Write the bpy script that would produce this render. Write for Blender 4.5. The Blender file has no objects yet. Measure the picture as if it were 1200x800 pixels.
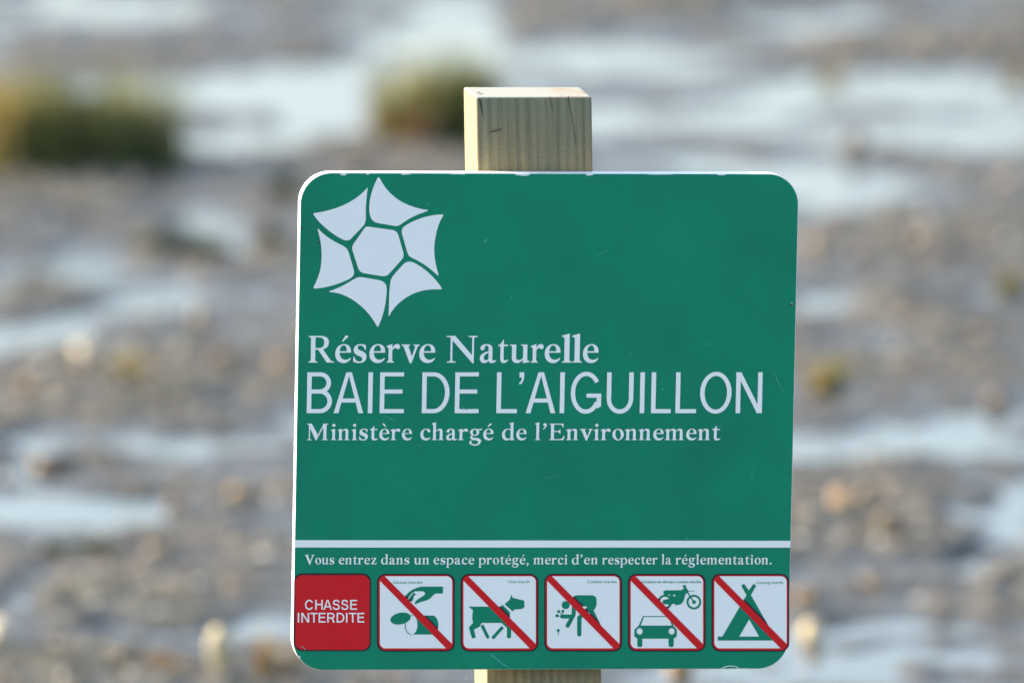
import bpy, bmesh, math, random
import numpy as np
from mathutils import Vector, Matrix, Euler
from mathutils.geometry import delaunay_2d_cdt

R = math.radians
random.seed(7)
rng = np.random.default_rng(7)
scene = bpy.context.scene
C = scene.collection

# ------------------------------------------------------------------ camera
CAM_H = 2.96
cd = bpy.data.cameras.new("camera")
cam = bpy.data.objects.new("camera", cd)
C.objects.link(cam)
cam.location = (0.0, -12.87, CAM_H)
cam.rotation_euler = (R(90 - 7.65), 0, 0)
cd.sensor_fit = 'HORIZONTAL'
cd.sensor_width = 23.6
cd.lens = 300
cd.clip_start = 0.1
cd.clip_end = 20000
cd.dof.use_dof = True
cd.dof.focus_distance = 12.96
cd.dof.aperture_fstop = 3.95
scene.camera = cam

# ------------------------------------------------------------------ sky, sun, exposure
SUN_EL, SUN_BEHIND = 24.0, 16.0          # sun low on the left, a little behind the sign
sun_dir = Vector((-math.cos(R(SUN_EL)) * math.cos(R(SUN_BEHIND)),
                  math.cos(R(SUN_EL)) * math.sin(R(SUN_BEHIND)), math.sin(R(SUN_EL))))
world = bpy.data.worlds.new("World")
scene.world = world
world.use_nodes = True
wn = world.node_tree
bg = wn.nodes['Background']
sky = wn.nodes.new('ShaderNodeTexSky')
sky.sky_type = 'NISHITA'
sky.sun_disc = False
sky.sun_elevation = R(SUN_EL)
sky.sun_rotation = math.atan2(sun_dir.x, sun_dir.y)
sky.air_density = 1.0
sky.dust_density = 2.2
wn.links.new(sky.outputs[0], bg.inputs[0])
bg.inputs[1].default_value = 0.15
sl = bpy.data.lights.new("sun", 'SUN')
sl.energy = 2.9
sl.angle = R(0.5)
sl.color = (1.0, 0.92, 0.78)
so = bpy.data.objects.new("sun", sl)
C.objects.link(so)
so.rotation_euler = (-sun_dir).to_track_quat('-Z', 'Y').to_euler()
so.location = (-20, 6, 12)
scene.view_settings.view_transform = 'Standard'
scene.view_settings.look = 'None'
scene.view_settings.gamma = 1
scene.view_settings.exposure = 1.68
scene.view_settings.use_curve_mapping = False

# ------------------------------------------------------------------ material helpers
def new_mat(name, rough=0.6, col=(0.5, 0.5, 0.5), spec=0.5):
    m = bpy.data.materials.new(name)
    m.use_nodes = True
    b = m.node_tree.nodes['Principled BSDF']
    b.inputs['Base Color'].default_value = (*col, 1)
    b.inputs['Roughness'].default_value = rough
    b.inputs['Specular IOR Level'].default_value = spec
    return m, m.node_tree, b

def N(nt, kind, **kw):
    n = nt.nodes.new(kind)
    for k, v in kw.items():
        if k.startswith('i_'):
            n.inputs[k[2:].replace('_', ' ')].default_value = v
        else:
            setattr(n, k, v)
    return n

def ramp(nt, stops, interp='LINEAR'):
    r = nt.nodes.new('ShaderNodeValToRGB')
    r.color_ramp.interpolation = interp
    el = r.color_ramp.elements
    while len(el) < len(stops):
        el.new(0.5)
    for e, (p, c) in zip(el, stops):
        e.position = p
        e.color = (*c, 1) if len(c) == 3 else c
    return r

def math_node(nt, op, a, b=None, c=None):
    n = nt.nodes.new('ShaderNodeMath')
    n.operation = op
    for i, v in enumerate((a, b, c)):
        if v is None:
            continue
        if isinstance(v, (int, float)):
            n.inputs[i].default_value = v
        else:
            nt.links.new(v, n.inputs[i])
    return n.outputs[0]

def map_range(nt, v, a, b, c=0.0, d=1.0):
    n = nt.nodes.new('ShaderNodeMapRange')
    nt.links.new(v, n.inputs[0])
    for i, x in enumerate((a, b, c, d)):
        n.inputs[i + 1].default_value = x
    return n.outputs[0]

def mixc(nt, f, a, b, blend='MIX'):
    n = nt.nodes.new('ShaderNodeMix')
    n.data_type = 'RGBA'
    n.blend_type = blend
    for sock, v in ((n.inputs[0], f), (n.inputs[6], a), (n.inputs[7], b)):
        if isinstance(v, (int, float)):
            sock.default_value = v
        elif isinstance(v, tuple):
            sock.default_value = (*v, 1)
        else:
            nt.links.new(v, sock)
    return n.outputs[2]

def noise_tex(nt, scale, detail=4, rough=0.55, vec=None, dist=0.0):
    n = nt.nodes.new('ShaderNodeTexNoise')
    n.inputs['Scale'].default_value = scale
    n.inputs['Detail'].default_value = detail
    n.inputs['Roughness'].default_value = rough
    n.inputs['Distortion'].default_value = dist
    if vec is not None:
        nt.links.new(vec, n.inputs['Vector'])
    return n.outputs['Fac']

def ink_mat(name, col, dark, rough=0.38, amount=0.35):
    """printed film: an even ink with faint fading and grime of its own"""
    m, nt, b = new_mat(name, rough, col, 0.15)
    tc = nt.nodes.new('ShaderNodeTexCoord')
    o = tc.outputs['Object']
    f = noise_tex(nt, 9, 5, 0.6, o)
    f2 = noise_tex(nt, 160, 3, 0.6, o)
    f = map_range(nt, f, 0.35, 0.7)
    c = mixc(nt, math_node(nt, 'MULTIPLY', f, amount), col, dark)
    c = mixc(nt, math_node(nt, 'MULTIPLY', map_range(nt, f2, 0.55, 0.75), amount * 0.6), c, dark)
    nt.links.new(c, b.inputs['Base Color'])
    r = map_range(nt, noise_tex(nt, 22, 5, 0.6, o), 0.3, 0.7, rough - 0.06, rough + 0.12)
    nt.links.new(r, b.inputs['Roughness'])
    bp = nt.nodes.new('ShaderNodeBump')
    bp.inputs['Strength'].default_value = 0.04
    bp.inputs['Distance'].default_value = 0.002
    nt.links.new(noise_tex(nt, 70, 3, 0.5, o), bp.inputs['Height'])
    nt.links.new(bp.outputs[0], b.inputs['Normal'])
    return m

M = {}
M['green'] = ink_mat('green_film', (0.006, 0.246, 0.132), (0.007, 0.180, 0.106), 0.38, 0.7)
M['white_ink'] = ink_mat('white_ink', (0.90, 0.895, 0.85), (0.84, 0.84, 0.81))
M['red'] = ink_mat('red_ink', (0.68, 0.015, 0.020), (0.60, 0.015, 0.020))
M['dark_ink'] = ink_mat('dark_ink', (0.035, 0.018, 0.03), (0.03, 0.016, 0.025))
M['symbol'] = ink_mat('symbol_green', (0.006, 0.228, 0.126), (0.007, 0.180, 0.106))
M['scratch'] = ink_mat('scratch', (0.10, 0.44, 0.36), (0.08, 0.36, 0.28), 0.6)
M['panel'], nt, b = new_mat('white_panel', 0.45, (0.80, 0.80, 0.77))
M['grime'], nt, b = new_mat('grime', 0.8, (0.05, 0.03, 0.02))

def wood_mat():
    m, nt, b = new_mat('treated_pine', 0.75)
    tc = nt.nodes.new('ShaderNodeTexCoord')
    o = tc.outputs['Object']
    sep = nt.nodes.new('ShaderNodeSeparateXYZ')
    nt.links.new(o, sep.inputs[0])
    x, y, z = sep.outputs
    mp = nt.nodes.new('ShaderNodeMapping')
    mp.inputs['Scale'].default_value = (22, 22, 3.2)
    nt.links.new(o, mp.inputs[0])
    w1 = noise_tex(nt, 1.0, 3, 0.5, mp.outputs[0])
    # growth rings round a pith well behind the post, so faces show stripes and the end shows arcs
    dx = math_node(nt, 'ADD', x, 0.26)
    dx = math_node(nt, 'ADD', dx, math_node(nt, 'MULTIPLY', z, 0.006))
    dy = math_node(nt, 'SUBTRACT', y, 0.10)
    r = math_node(nt, 'SQRT', math_node(nt, 'ADD', math_node(nt, 'MULTIPLY', dx, dx), math_node(nt, 'MULTIPLY', dy, dy)))
    fr = math_node(nt, 'ADD', math_node(nt, 'MULTIPLY', r, 720), math_node(nt, 'MULTIPLY', w1, 13))
    s = math_node(nt, 'ADD', math_node(nt, 'MULTIPLY', math_node(nt, 'SINE', fr), 0.5), 0.5)
    mp2 = nt.nodes.new('ShaderNodeMapping')
    mp2.inputs['Scale'].default_value = (420, 420, 16)
    nt.links.new(o, mp2.inputs[0])
    fib = noise_tex(nt, 1.0, 4, 0.6, mp2.outputs[0])
    speck = noise_tex(nt, 420, 2, 0.6, o)
    mp3 = nt.nodes.new('ShaderNodeMapping')
    mp3.inputs['Scale'].default_value = (150, 60, 5)
    nt.links.new(o, mp3.inputs[0])
    wide = map_range(nt, noise_tex(nt, 1.0, 3, 0.6, mp3.outputs[0], 0.3), 0.36, 0.68)
    late = math_node(nt, 'MULTIPLY', math_node(nt, 'POWER', s, 2.0), map_range(nt, fib, 0.25, 0.75, 0.35, 1.0))
    late = math_node(nt, 'ADD', math_node(nt, 'MULTIPLY', late, 0.55), math_node(nt, 'MULTIPLY', wide, 0.50))
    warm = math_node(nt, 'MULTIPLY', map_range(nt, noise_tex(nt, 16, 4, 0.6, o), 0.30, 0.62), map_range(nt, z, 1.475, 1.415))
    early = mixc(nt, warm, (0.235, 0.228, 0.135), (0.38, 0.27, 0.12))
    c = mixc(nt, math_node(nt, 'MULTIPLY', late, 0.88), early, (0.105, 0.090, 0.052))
    c = mixc(nt, math_node(nt, 'MULTIPLY', math_node(nt, 'MULTIPLY', map_range(nt, speck, 0.54, 0.66), map_range(nt, z, 1.47, 1.42, 0.35, 1.0)), 0.42), c, (0.075, 0.062, 0.038))
    c = mixc(nt, math_node(nt, 'MULTIPLY', map_range(nt, fib, 0.5, 0.8), 0.35), c, (0.30, 0.30, 0.22))
    # left side and top end take their own yellower colours, masked by normal
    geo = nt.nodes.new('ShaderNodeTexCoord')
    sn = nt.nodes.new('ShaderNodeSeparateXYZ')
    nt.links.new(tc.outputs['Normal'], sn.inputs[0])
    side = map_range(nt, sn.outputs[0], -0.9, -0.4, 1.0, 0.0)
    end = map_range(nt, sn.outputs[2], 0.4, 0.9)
    sidec = mixc(nt, math_node(nt, 'MULTIPLY', late, 0.35), (0.30, 0.235, 0.125), (0.22, 0.155, 0.075))
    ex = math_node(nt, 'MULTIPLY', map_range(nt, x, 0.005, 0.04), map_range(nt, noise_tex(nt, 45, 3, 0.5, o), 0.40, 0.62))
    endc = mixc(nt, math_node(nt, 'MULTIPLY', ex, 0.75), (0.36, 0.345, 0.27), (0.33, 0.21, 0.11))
    c = mixc(nt, side, c, sidec)
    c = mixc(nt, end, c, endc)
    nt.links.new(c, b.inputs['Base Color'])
    bp = nt.nodes.new('ShaderNodeBump')
    bp.inputs['Strength'].default_value = 0.5
    bp.inputs['Distance'].default_value = 0.0012
    hh = math_node(nt, 'MULTIPLY', math_node(nt, 'ADD', math_node(nt, 'MULTIPLY', late, 0.6), fib), math_node(nt, 'SUBTRACT', 1.0, math_node(nt, 'MULTIPLY', map_range(nt, sn.outputs[2], 0.4, 0.9), 0.92)))
    nt.links.new(hh, bp.inputs['Height'])
    nt.links.new(bp.outputs[0], b.inputs['Normal'])
    return m
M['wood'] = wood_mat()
M['crack'], nt, b = new_mat('crack', 0.9, (0.075, 0.066, 0.045))
M['stain'], nt, b = new_mat('resin_stain', 0.8, (0.10, 0.085, 0.055))
M['thread'], nt, b = new_mat('thread', 0.5, (0.75, 0.75, 0.72))

# ------------------------------------------------------------------ object helpers
def link(name, me, mat, parent=None, matrix=None):
    o = bpy.data.objects.new(name, me)
    for m in (mat if isinstance(mat, (list, tuple)) else [mat]):
        me.materials.append(m)
    C.objects.link(o)
    if parent is not None:
        o.parent = parent
    if matrix is not None:
        o.matrix_local = matrix
    return o

def tag(o, label=None, cat=None, group=None, kind=None):
    for k, v in (('label', label), ('category', cat), ('group', group), ('kind', kind)):
        if v:
            o[k] = v
    return o

# ------------------------------------------------------------------ the mudflat
def vnoise(x, y, seed):
    xi = np.floor(x).astype(np.int64); yi = np.floor(y).astype(np.int64)
    xf = x - xi; yf = y - yi
    u = xf * xf * xf * (xf * (xf * 6 - 15) + 10); v = yf * yf * yf * (yf * (yf * 6 - 15) + 10)
    def h(a, b):
        n = (a * 374761393 + b * 668265263 + seed * 974711) & 0x7fffffff
        n = ((n ^ (n >> 13)) * 1274126177) & 0x7fffffff
        n = n ^ (n >> 16)
        return (n & 0xffff) / 65535.0 * 2 - 1
    a = h(xi, yi); b_ = h(xi + 1, yi); c = h(xi, yi + 1); d = h(xi + 1, yi + 1)
    return (a * (1 - u) + b_ * u) * (1 - v) + (c * (1 - u) + d * u) * v

def fbm(x, y, seed, octs=4, gain=0.5):
    s = 0; amp = 1; f = 1
    for k in range(octs):
        s = s + amp * vnoise(x * f + 13.7 * k, y * f - 7.1 * k, seed + k)
        amp *= gain; f *= 2.03
    return s

# pools (value below 0) and rough mud banks (value above 0): centre x, y, half sizes, skew, value (metres on the ground)
RELIEF = [
    (-0.701, 13.71, 0.386, 0.285, 0.18, 0.75),
    (-0.856, 11.132, 0.222, 0.389, 0.0, 0.45),
    (-0.837, 9.729, 0.112, 0.276, 0.39, 0.95),
    (-0.591, 8.633, 0.27, 0.418, 0.0, 0.85),
    (-0.729, 8.324, 0.154, 0.243, 0.0, 0.8),
    (-0.509, 6.302, 0.242, 0.283, 0.0, 0.85),
    (-0.534, 10.198, 0.168, 0.144, 0.0, 0.7),
    (-0.405, 7.495, 0.108, 0.234, 0.0, 0.5),
    (0.71, 10.502, 0.263, 0.492, 0.0, 0.8),
    (0.664, 8.951, 0.245, 0.537, 0.0, 0.9),
    (0.546, 7.218, 0.173, 0.42, 0.0, 0.7),
    (0.662, 13.553, 0.209, 0.25, 0.18, 0.7),
    (0.932, 13.789, 0.158, 0.287, 0.91, 0.7),
    (0.67, 6.178, 0.101, 0.115, 0.0, 0.6),
    (0.443, 12.004, 0.296, 0.111, 0.0, 0.4),
    (-0.294, 11.866, 0.196, 0.192, 0.0, 0.5),
    (0.688, 12.573, 0.201, 0.087, 0.0, 0.35),
    (0.067, 12.645, 0.101, 0.175, 0.0, 0.5),
    (0.909, 10.44, 0.092, 0.734, 0.0, 0.6),
    (-0.064, 6.302, 0.331, 0.667, 0.0, 0.4),
    (0.454, 6.137, 0.038, 0.164, 0.0, 0.5),
    (-0.33, 5.541, 0.196, 0.139, 0.0, 0.6),
    (0.522, 6.815, 0.17, 0.158, 0.0, 0.8),
    (-0.625, 5.974, 0.05, 0.129, 0.0, 0.7),
    (-0.263, 6.992, 0.105, 0.447, 0.0, 0.5),
    (-0.558, 11.263, 0.175, 0.288, 0.0, 0.12),
    (0.366, 12.357, 0.333, 0.286, 0.0, 0.25),
    (-0.476, 9.614, 0.134, 0.342, 0.0, 0.1),
    (-0.437, 9.167, 0.087, 0.153, 0.0, 0.12),
    (-0.568, 7.542, 0.176, 0.188, 0.0, 0.12),
    (0.592, 6.555, 0.155, 0.171, 0.0, 0.08),
    (0.521, 6.302, 0.114, 0.183, 0.0, 0.08),
    (-0.497, 5.854, 0.211, 0.143, 0.0, 0.08),
    (0.948, 14.276, 0.215, 0.231, 0.0, 0.08),
    (-0.895, 14.276, 0.269, 0.165, 0.0, 0.1),
    (0.589, 9.961, 0.06, 0.164, 0.0, 0.15),
    (0.599, 9.222, 0.102, 0.176, 0.0, 0.18),
    (-0.793, 14.475, 0.198, 0.183, 0.46, -0.9),
    (-0.325, 14.526, 0.163, 0.184, 0.0, -0.3),
    (-0.141, 13.917, 0.133, 0.351, 1.64, -1),
    (0.279, 13.6, 0.279, 0.294, 0.27, -0.7),
    (0.59, 14.243, 0.197, 0.36, 0.0, -0.8),
    (-0.461, 13.016, 0.214, 0.352, 1.06, -0.9),
    (-0.471, 12.602, 0.118, 0.182, 0.0, -0.8),
    (-0.529, 12.032, 0.128, 0.239, 0.0, -1.1),
    (0.695, 12.837, 0.322, 0.173, 1.05, -0.8),
    (0.94, 12.102, 0.099, 0.24, 0.85, -1),
    (0.166, 12.314, 0.091, 0.178, 0.0, -0.6),
    (0.58, 11.541, 0.145, 0.161, 0.25, -0.6),
    (0.681, 12.285, 0.149, 0.089, 0.0, -0.35),
    (-0.747, 10.198, 0.095, 0.24, 0.0, -1),
    (-0.523, 10.538, 0.077, 0.308, -0.8, -0.9),
    (-0.62, 10.876, 0.094, 0.203, 0.0, -0.4),
    (-0.799, 9.3, 0.125, 0.177, 2.27, -0.7),
    (-0.62, 9.729, 0.105, 0.299, 0.77, -0.5),
    (0.543, 9.648, 0.06, 0.194, 0.0, -0.8),
    (0.642, 7.985, 0.207, 0.177, 0.28, -0.9),
    (0.474, 7.877, 0.041, 0.195, 0.0, -1),
    (-0.435, 8.345, 0.112, 0.142, 0.0, -0.4),
    (-0.592, 7.926, 0.22, 0.195, 0.0, -0.6),
    (-0.786, 7.59, 0.043, 0.132, 0.0, -1),
    (-0.694, 7.082, 0.145, 0.27, -0.54, -0.6),
    (-0.692, 6.47, 0.051, 0.119, 0.0, -0.4),
    (0.714, 7.082, 0.06, 0.108, 0.0, -0.6),
    (0.791, 7.356, 0.038, 0.167, 0.0, -0.8),
    (0.677, 6.572, 0.039, 0.12, 0.0, -0.7),
    (0.758, 6.841, 0.065, 0.158, 1.68, -0.6),
    (0.442, 6.453, 0.058, 0.135, 0.0, -0.5),
    (0.554, 6.572, 0.064, 0.086, 0.0, -0.3),
    (0.518, 5.72, 0.074, 0.11, 0.64, -0.9),
    (0.653, 5.697, 0.074, 0.11, 0.0, -0.85),
    (0.422, 5.541, 0.073, 0.062, 0.0, -0.6),
    (-0.5, 5.958, 0.112, 0.08, 0.0, -0.25),
    (-0.35, 5.991, 0.05, 0.113, 0.0, -0.4),
    (-0.551, 12.428, 0.125, 0.116, 0.0, 0.53),
    (-0.712, 13.475, 0.4, 0.233, 0.27, 0.78),
    (-0.27, 12.719, 0.051, 0.507, 2.61, 0.43),
    (0.034, 13.091, 0.103, 0.174, 0.0, 0.43),
    (-0.225, 13.397, 0.043, 0.107, 2.68, 0.38),
    (0.204, 12.956, 0.187, 0.206, 0.0, 0.4),
    (0.328, 12.004, 0.23, 0.192, 0.0, 0.48),
    (0.694, 13.444, 0.278, 0.196, 0.63, 0.73),
    (0.859, 13.71, 0.193, 0.237, 1.08, 0.68),
    (0.669, 12.457, 0.284, 0.149, 0.52, 0.48),
    (0.604, 11.866, 0.18, 0.158, 0.0, 0.48),
    (0.808, 11.594, 0.145, 0.124, 0.0, 0.48),
    (0.286, 14.276, 0.107, 0.152, 0.0, 0.38),
    (-0.304, 14.276, 0.107, 0.152, 0.0, 0.43),
    (-0.955, 13.95, 0.106, 0.185, 0.0, 0.48),
    (0.071, 14.112, 0.071, 0.263, 1.84, 0.38),
    (0.458, 13.869, 0.071, 0.092, 0.0, 0.33),
    (-0.591, 7.402, 0.148, 0.096, 0.0, 0.53),
    (-0.448, 6.992, 0.079, 0.267, 0.0, 0.53),
    (-0.65, 6.745, 0.078, 0.06, 0.0, 0.68),
    (-0.67, 10.712, 0.037, 0.144, 0.0, 0.48),
    (-0.59, 10.319, 0.095, 0.111, 0.0, 0.98),
    (-0.5, 8.123, 0.097, 0.057, 0.0, 0.43),
    (-0.667, 7.685, 0.068, 0.088, 0.0, 0.48),
    (0.58, 5.541, 0.031, 0.106, 0.0, 0.68),
    (0.61, 6.302, 0.064, 0.134, 0.0, 0.48),
    (0.639, 6.815, 0.039, 0.101, 0.0, 0.68),
    (0.717, 6.428, 0.051, 0.078, 0.0, 0.53),
    (-0.559, 10.319, 0.04, 0.085, 0.0, -0.7),
    (-0.725, 6.302, 0.038, 0.083, 0.0, -0.6),
    (-0.613, 6.386, 0.051, 0.067, 0.0, -0.5),
    (-0.449, 9.786, 0.06, 0.104, 0.0, -0.5),
    (-0.6, 7.264, 0.08, 0.073, 0.0, -0.6),
    (-0.386, 7.926, 0.055, 0.088, 0.0, -0.5),
    (0.768, 8.223, 0.07, 0.1, 0.0, -0.8),
    (0.444, 5.697, 0.062, 0.07, 0.0, -0.7),
    (0.619, 6.386, 0.051, 0.059, 0.0, -0.4),
    (0.707, 5.815, 0.05, 0.063, 0.0, -0.6),
    (0.488, 6.26, 0.038, 0.058, 0.0, -0.5),
    (-0.433, 5.775, 0.062, 0.063, 0.0, -0.5),
    (-0.667, 5.736, 0.062, 0.063, 0.0, -0.4),
    (0.834, 10.94, 0.063, 0.076, 0.0, -0.4),
    (-0.8, 10.876, 0.078, 0.089, 0.0, -0.4),
]

def wet_field(x, y):
    w = 0.08 + 0.55 * fbm(x * 1.9, y * 0.62, 3, 4) + 0.16 * fbm(x * 6, y * 3.2, 41, 3) + 0.48 * fbm(x * 2.8, y * 7.5, 57, 4)
    w0 = w - 0.08
    wx = x + 0.035 * fbm(x * 9, y * 6, 77, 3); wy = y + 0.075 * fbm(x * 8, y * 4, 91, 3)
    for (cx, cy, rx, ry, sk, val) in RELIEF:
        dx = (wx - cx) / rx; dy = (wy - cy - sk * (wx - cx)) / ry
        q = dx * dx + dy * dy
        m = 1 / (1 + np.exp(np.clip((q - 1.0) * 4.5, -40, 40)))
        w = w * (1 - m) + (val * 0.78 + (0.78 if val < 0 else 0.58) * w0) * m
    return w

def height(x, y):
    w = wet_field(x, y)
    h = 0.017 * np.clip(w, -1.5, 1.6) + 0.002
    clod = np.abs(fbm(x * 22, y * 14, 5, 3)) 
    pebbly = fbm(x * 55, y * 40, 9, 2)
    k = np.clip((w + 0.02) / 0.55, 0, 1.25)
    h = h + k * (0.008 * (clod - 0.25) + 0.0065 * pebbly) + 0.0022 * fbm(x * 30, y * 18, 15, 2)
    fade = np.clip((np.hypot(x, y - 10) - 60) / 200, 0, 1)
    return h * (1 - fade) - 0.02 * fade * 0

def axis(lo, hi, step, far):
    core = np.arange(lo, hi + 1e-6, step)
    g = []; s = step
    while sum(g) < far:
        s *= 1.16; g.append(s)
    g = np.cumsum(g)
    return np.concatenate([(lo - g)[::-1], core, hi + g])

gx = axis(-2.3, 2.3, 0.0145, 4000); gy = axis(3.6, 17.5, 0.017, 4000)
GX, GY = np.meshgrid(gx, gy)
GZ = height(GX, GY)
nx, ny = len(gx), len(gy)
verts = np.stack([GX.ravel(), GY.ravel(), GZ.ravel()], 1)
i0 = (np.arange(ny - 1)[:, None] * nx + np.arange(nx - 1)[None, :]).ravel()
quads = np.stack([i0, i0 + 1, i0 + 1 + nx, i0 + nx], 1)
gme = bpy.data.meshes.new('mudflat')
gme.vertices.add(len(verts)); gme.vertices.foreach_set('co', verts.ravel())
gme.loops.add(quads.size); gme.loops.foreach_set('vertex_index', quads.ravel())
gme.polygons.add(len(quads)); gme.polygons.foreach_set('loop_start', np.arange(len(quads)) * 4)
gme.polygons.foreach_set('use_smooth', np.ones(len(quads), dtype=bool))
gme.update(); gme.validate()

def mud_mat():
    m, nt, b = new_mat('tidal_mud', 0.7, spec=0.31)
    g = nt.nodes.new('ShaderNodeNewGeometry')
    sep = nt.nodes.new('ShaderNodeSeparateXYZ')
    nt.links.new(g.outputs['Position'], sep.inputs[0])
    z = sep.outputs[2]
    pos = g.outputs['Position']
    n1 = noise_tex(nt, 3.0, 4, 0.55, pos)
    zz = math_node(nt, 'ADD', z, math_node(nt, 'MULTIPLY', math_node(nt, 'SUBTRACT', n1, 0.5), 0.012))
    dry = map_range(nt, zz, 0.004, 0.021)
    n2 = noise_tex(nt, 40, 4, 0.65, pos)
    n3 = noise_tex(nt, 120, 3, 0.6, pos)
    wet = mixc(nt, n2, (0.060, 0.055, 0.045), (0.092, 0.085, 0.068))
    br = mixc(nt, map_range(nt, n2, 0.3, 0.7), (0.078, 0.070, 0.054), (0.150, 0.132, 0.098))
    br = mixc(nt, math_node(nt, 'MULTIPLY', map_range(nt, n3, 0.6, 0.75), 0.5), br, (0.26, 0.18, 0.09))
    alg = map_range(nt, noise_tex(nt, 2.2, 3, 0.5, pos), 0.55, 0.72)
    br = mixc(nt, math_node(nt, 'MULTIPLY', alg, 0.4), br, (0.085, 0.085, 0.035))
    c = mixc(nt, dry, wet, br)
    nt.links.new(c, b.inputs['Base Color'])
    nt.links.new(map_range(nt, dry, 0, 1, 0.37, 0.80), b.inputs['Roughness'])
    bp = nt.nodes.new('ShaderNodeBump')
    bp.inputs['Strength'].default_value = 0.5
    bp.inputs['Distance'].default_value = 0.006
    nt.links.new(n3, bp.inputs['Height'])
    nt.links.new(bp.outputs[0], b.inputs['Normal'])
    return m
ground = link('ground', gme, mud_mat())
tag(ground, kind='structure')

wm, nt, b = new_mat('shallow_water', 0.13, (0.050, 0.050, 0.045))
b.inputs['IOR'].default_value = 1.333
b.inputs['Specular IOR Level'].default_value = 0.37
g = nt.nodes.new('ShaderNodeNewGeometry')
bp = nt.nodes.new('ShaderNodeBump')
bp.inputs['Strength'].default_value = 0.25
bp.inputs['Distance'].default_value = 0.01
nt.links.new(noise_tex(nt, 14, 3, 0.5, g.outputs['Position']), bp.inputs['Height'])
nt.links.new(bp.outputs[0], b.inputs['Normal'])
wme = bpy.data.meshes.new('water')
S = 55
wme.from_pydata([(-S, 10 - S, 0), (S, 10 - S, 0), (S, 10 + S, 0), (-S, 10 + S, 0)], [], [(0, 1, 2, 3)])
water = link('water', wme, wm)
tag(water, kind='structure')

def hz(x, y):
    return max(float(height(np.array([x]), np.array([y]))[0]), -0.004)

# ------------------------------------------------------------------ shell and pebble litter (uncountable)
def rock_bm(bm, loc, size, squash, seed, sub=2, rot=0.0):
    rs = random.Random(seed)
    ico = bmesh.ops.create_icosphere(bm, subdivisions=sub, radius=1.0)
    offs = Vector((rs.uniform(-50, 50), rs.uniform(-50, 50), rs.uniform(-50, 50)))
    from mathutils import noise as mn
    rz = Matrix.Rotation(rot, 3, 'Z')
    for v in ico['verts']:
        d = 1 + 0.38 * mn.noise(v.co * 1.3 + offs) + 0.16 * mn.noise(v.co * 3.1 + offs)
        p = v.co * d
        p = rz @ Vector((p.x * size * squash[0], p.y * size * squash[1], p.z * size * squash[2]))
        v.co = p + Vector(loc)

def litter_mat():
    m, nt, b = new_mat('shell_litter', 0.35)
    g = nt.nodes.new('ShaderNodeNewGeometry')
    r = ramp(nt, [(0.0, (0.10, 0.085, 0.06)), (0.35, (0.20, 0.15, 0.09)), (0.6, (0.33, 0.21, 0.10)),
                  (0.8, (0.42, 0.34, 0.22)), (1.0, (0.70, 0.65, 0.55))])
    nt.links.new(g.outputs['Random Per Island'], r.inputs[0])
    c = mixc(nt, math_node(nt, 'MULTIPLY', noise_tex(nt, 200, 3, 0.6, g.outputs['Position']), 0.5), r.outputs[0], (0.10, 0.08, 0.06))
    nt.links.new(c, b.inputs['Base Color'])
    return m
ly = rng.uniform(4.5, 15.5, 16000); lx = rng.uniform(-1.7, 1.7, 16000)
lw = wet_field(lx, ly); lh = height(lx, ly)
pick = np.nonzero((lw > 0.22) & (rng.random(16000) < (lw - 0.1) * 1.3))[0][:5200]
kinds = []
for k in range(16):
    bm = bmesh.new()
    rock_bm(bm, (0, 0, 0), 1.0, (1.2, 1, 0.7), k, 1, k * 0.9)
    bm.verts.ensure_lookup_table()
    kinds.append((np.array([v.co[:] for v in bm.verts]), np.array([[v.index for v in f.verts] for f in bm.faces])))
    bm.free()
lv, lf, nb = [], [], 0
for k in pick:
    s = 0.0035 + 0.010 * rng.random() ** 3
    V, F = kinds[int(rng.integers(16))]
    lv.append(V * s + np.array([lx[k], ly[k], lh[k] + s * 0.2])); lf.append(F + nb); nb += len(V)
lme = bpy.data.meshes.new('shell_litter')
lme.from_pydata(np.concatenate(lv).tolist(), [], np.concatenate(lf).tolist())
lit = link('shell_litter', lme, litter_mat())
tag(lit, 'scattered small shell fragments and gravel on the mud', 'shell litter', kind='stuff')

# ------------------------------------------------------------------ stones that stand out
def stone_mat(name, a, b_):
    m, nt, b = new_mat(name, 0.7)
    tc = nt.nodes.new('ShaderNodeTexCoord')
    c = mixc(nt, map_range(nt, noise_tex(nt, 60, 4, 0.6, tc.outputs['Object']), 0.3, 0.7), a, b_)
    nt.links.new(c, b.inputs['Base Color'])
    return m
STM = {
    'tan': stone_mat('tan_stone', (0.30, 0.22, 0.135), (0.22, 0.155, 0.09)),
    'orange': stone_mat('orange_stone', (0.40, 0.245, 0.11), (0.28, 0.18, 0.09)),
    'pale': stone_mat('pale_stone', (0.60, 0.51, 0.38), (0.46, 0.38, 0.27)),
    'cream': stone_mat('cream_stone', (0.56, 0.46, 0.27), (0.40, 0.31, 0.17)),
    'grey': stone_mat('grey_stone', (0.16, 0.15, 0.14), (0.10, 0.095, 0.09)),
}
def stone(x, y, size, squash, mat, label, name='stone', cat='stone', group='stones lying on the mudflat', sub=3, seed=None):
    bm = bmesh.new()
    rock_bm(bm, (0, 0, 0), size * 1.0, squash, int(seed if seed is not None else (x * 977 + y * 613) * 10), sub, random.uniform(0, 0.5))
    lo = min(v.co.z for v in bm.verts)
    for f in bm.faces:
        f.smooth = True
    me = bpy.data.meshes.new(name); bm.to_mesh(me); bm.free()
    o = link(name, me, STM[mat])
    o.location = (x, y, hz(x, y) - lo * 0.85)
    return tag(o, label, cat, group)

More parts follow.
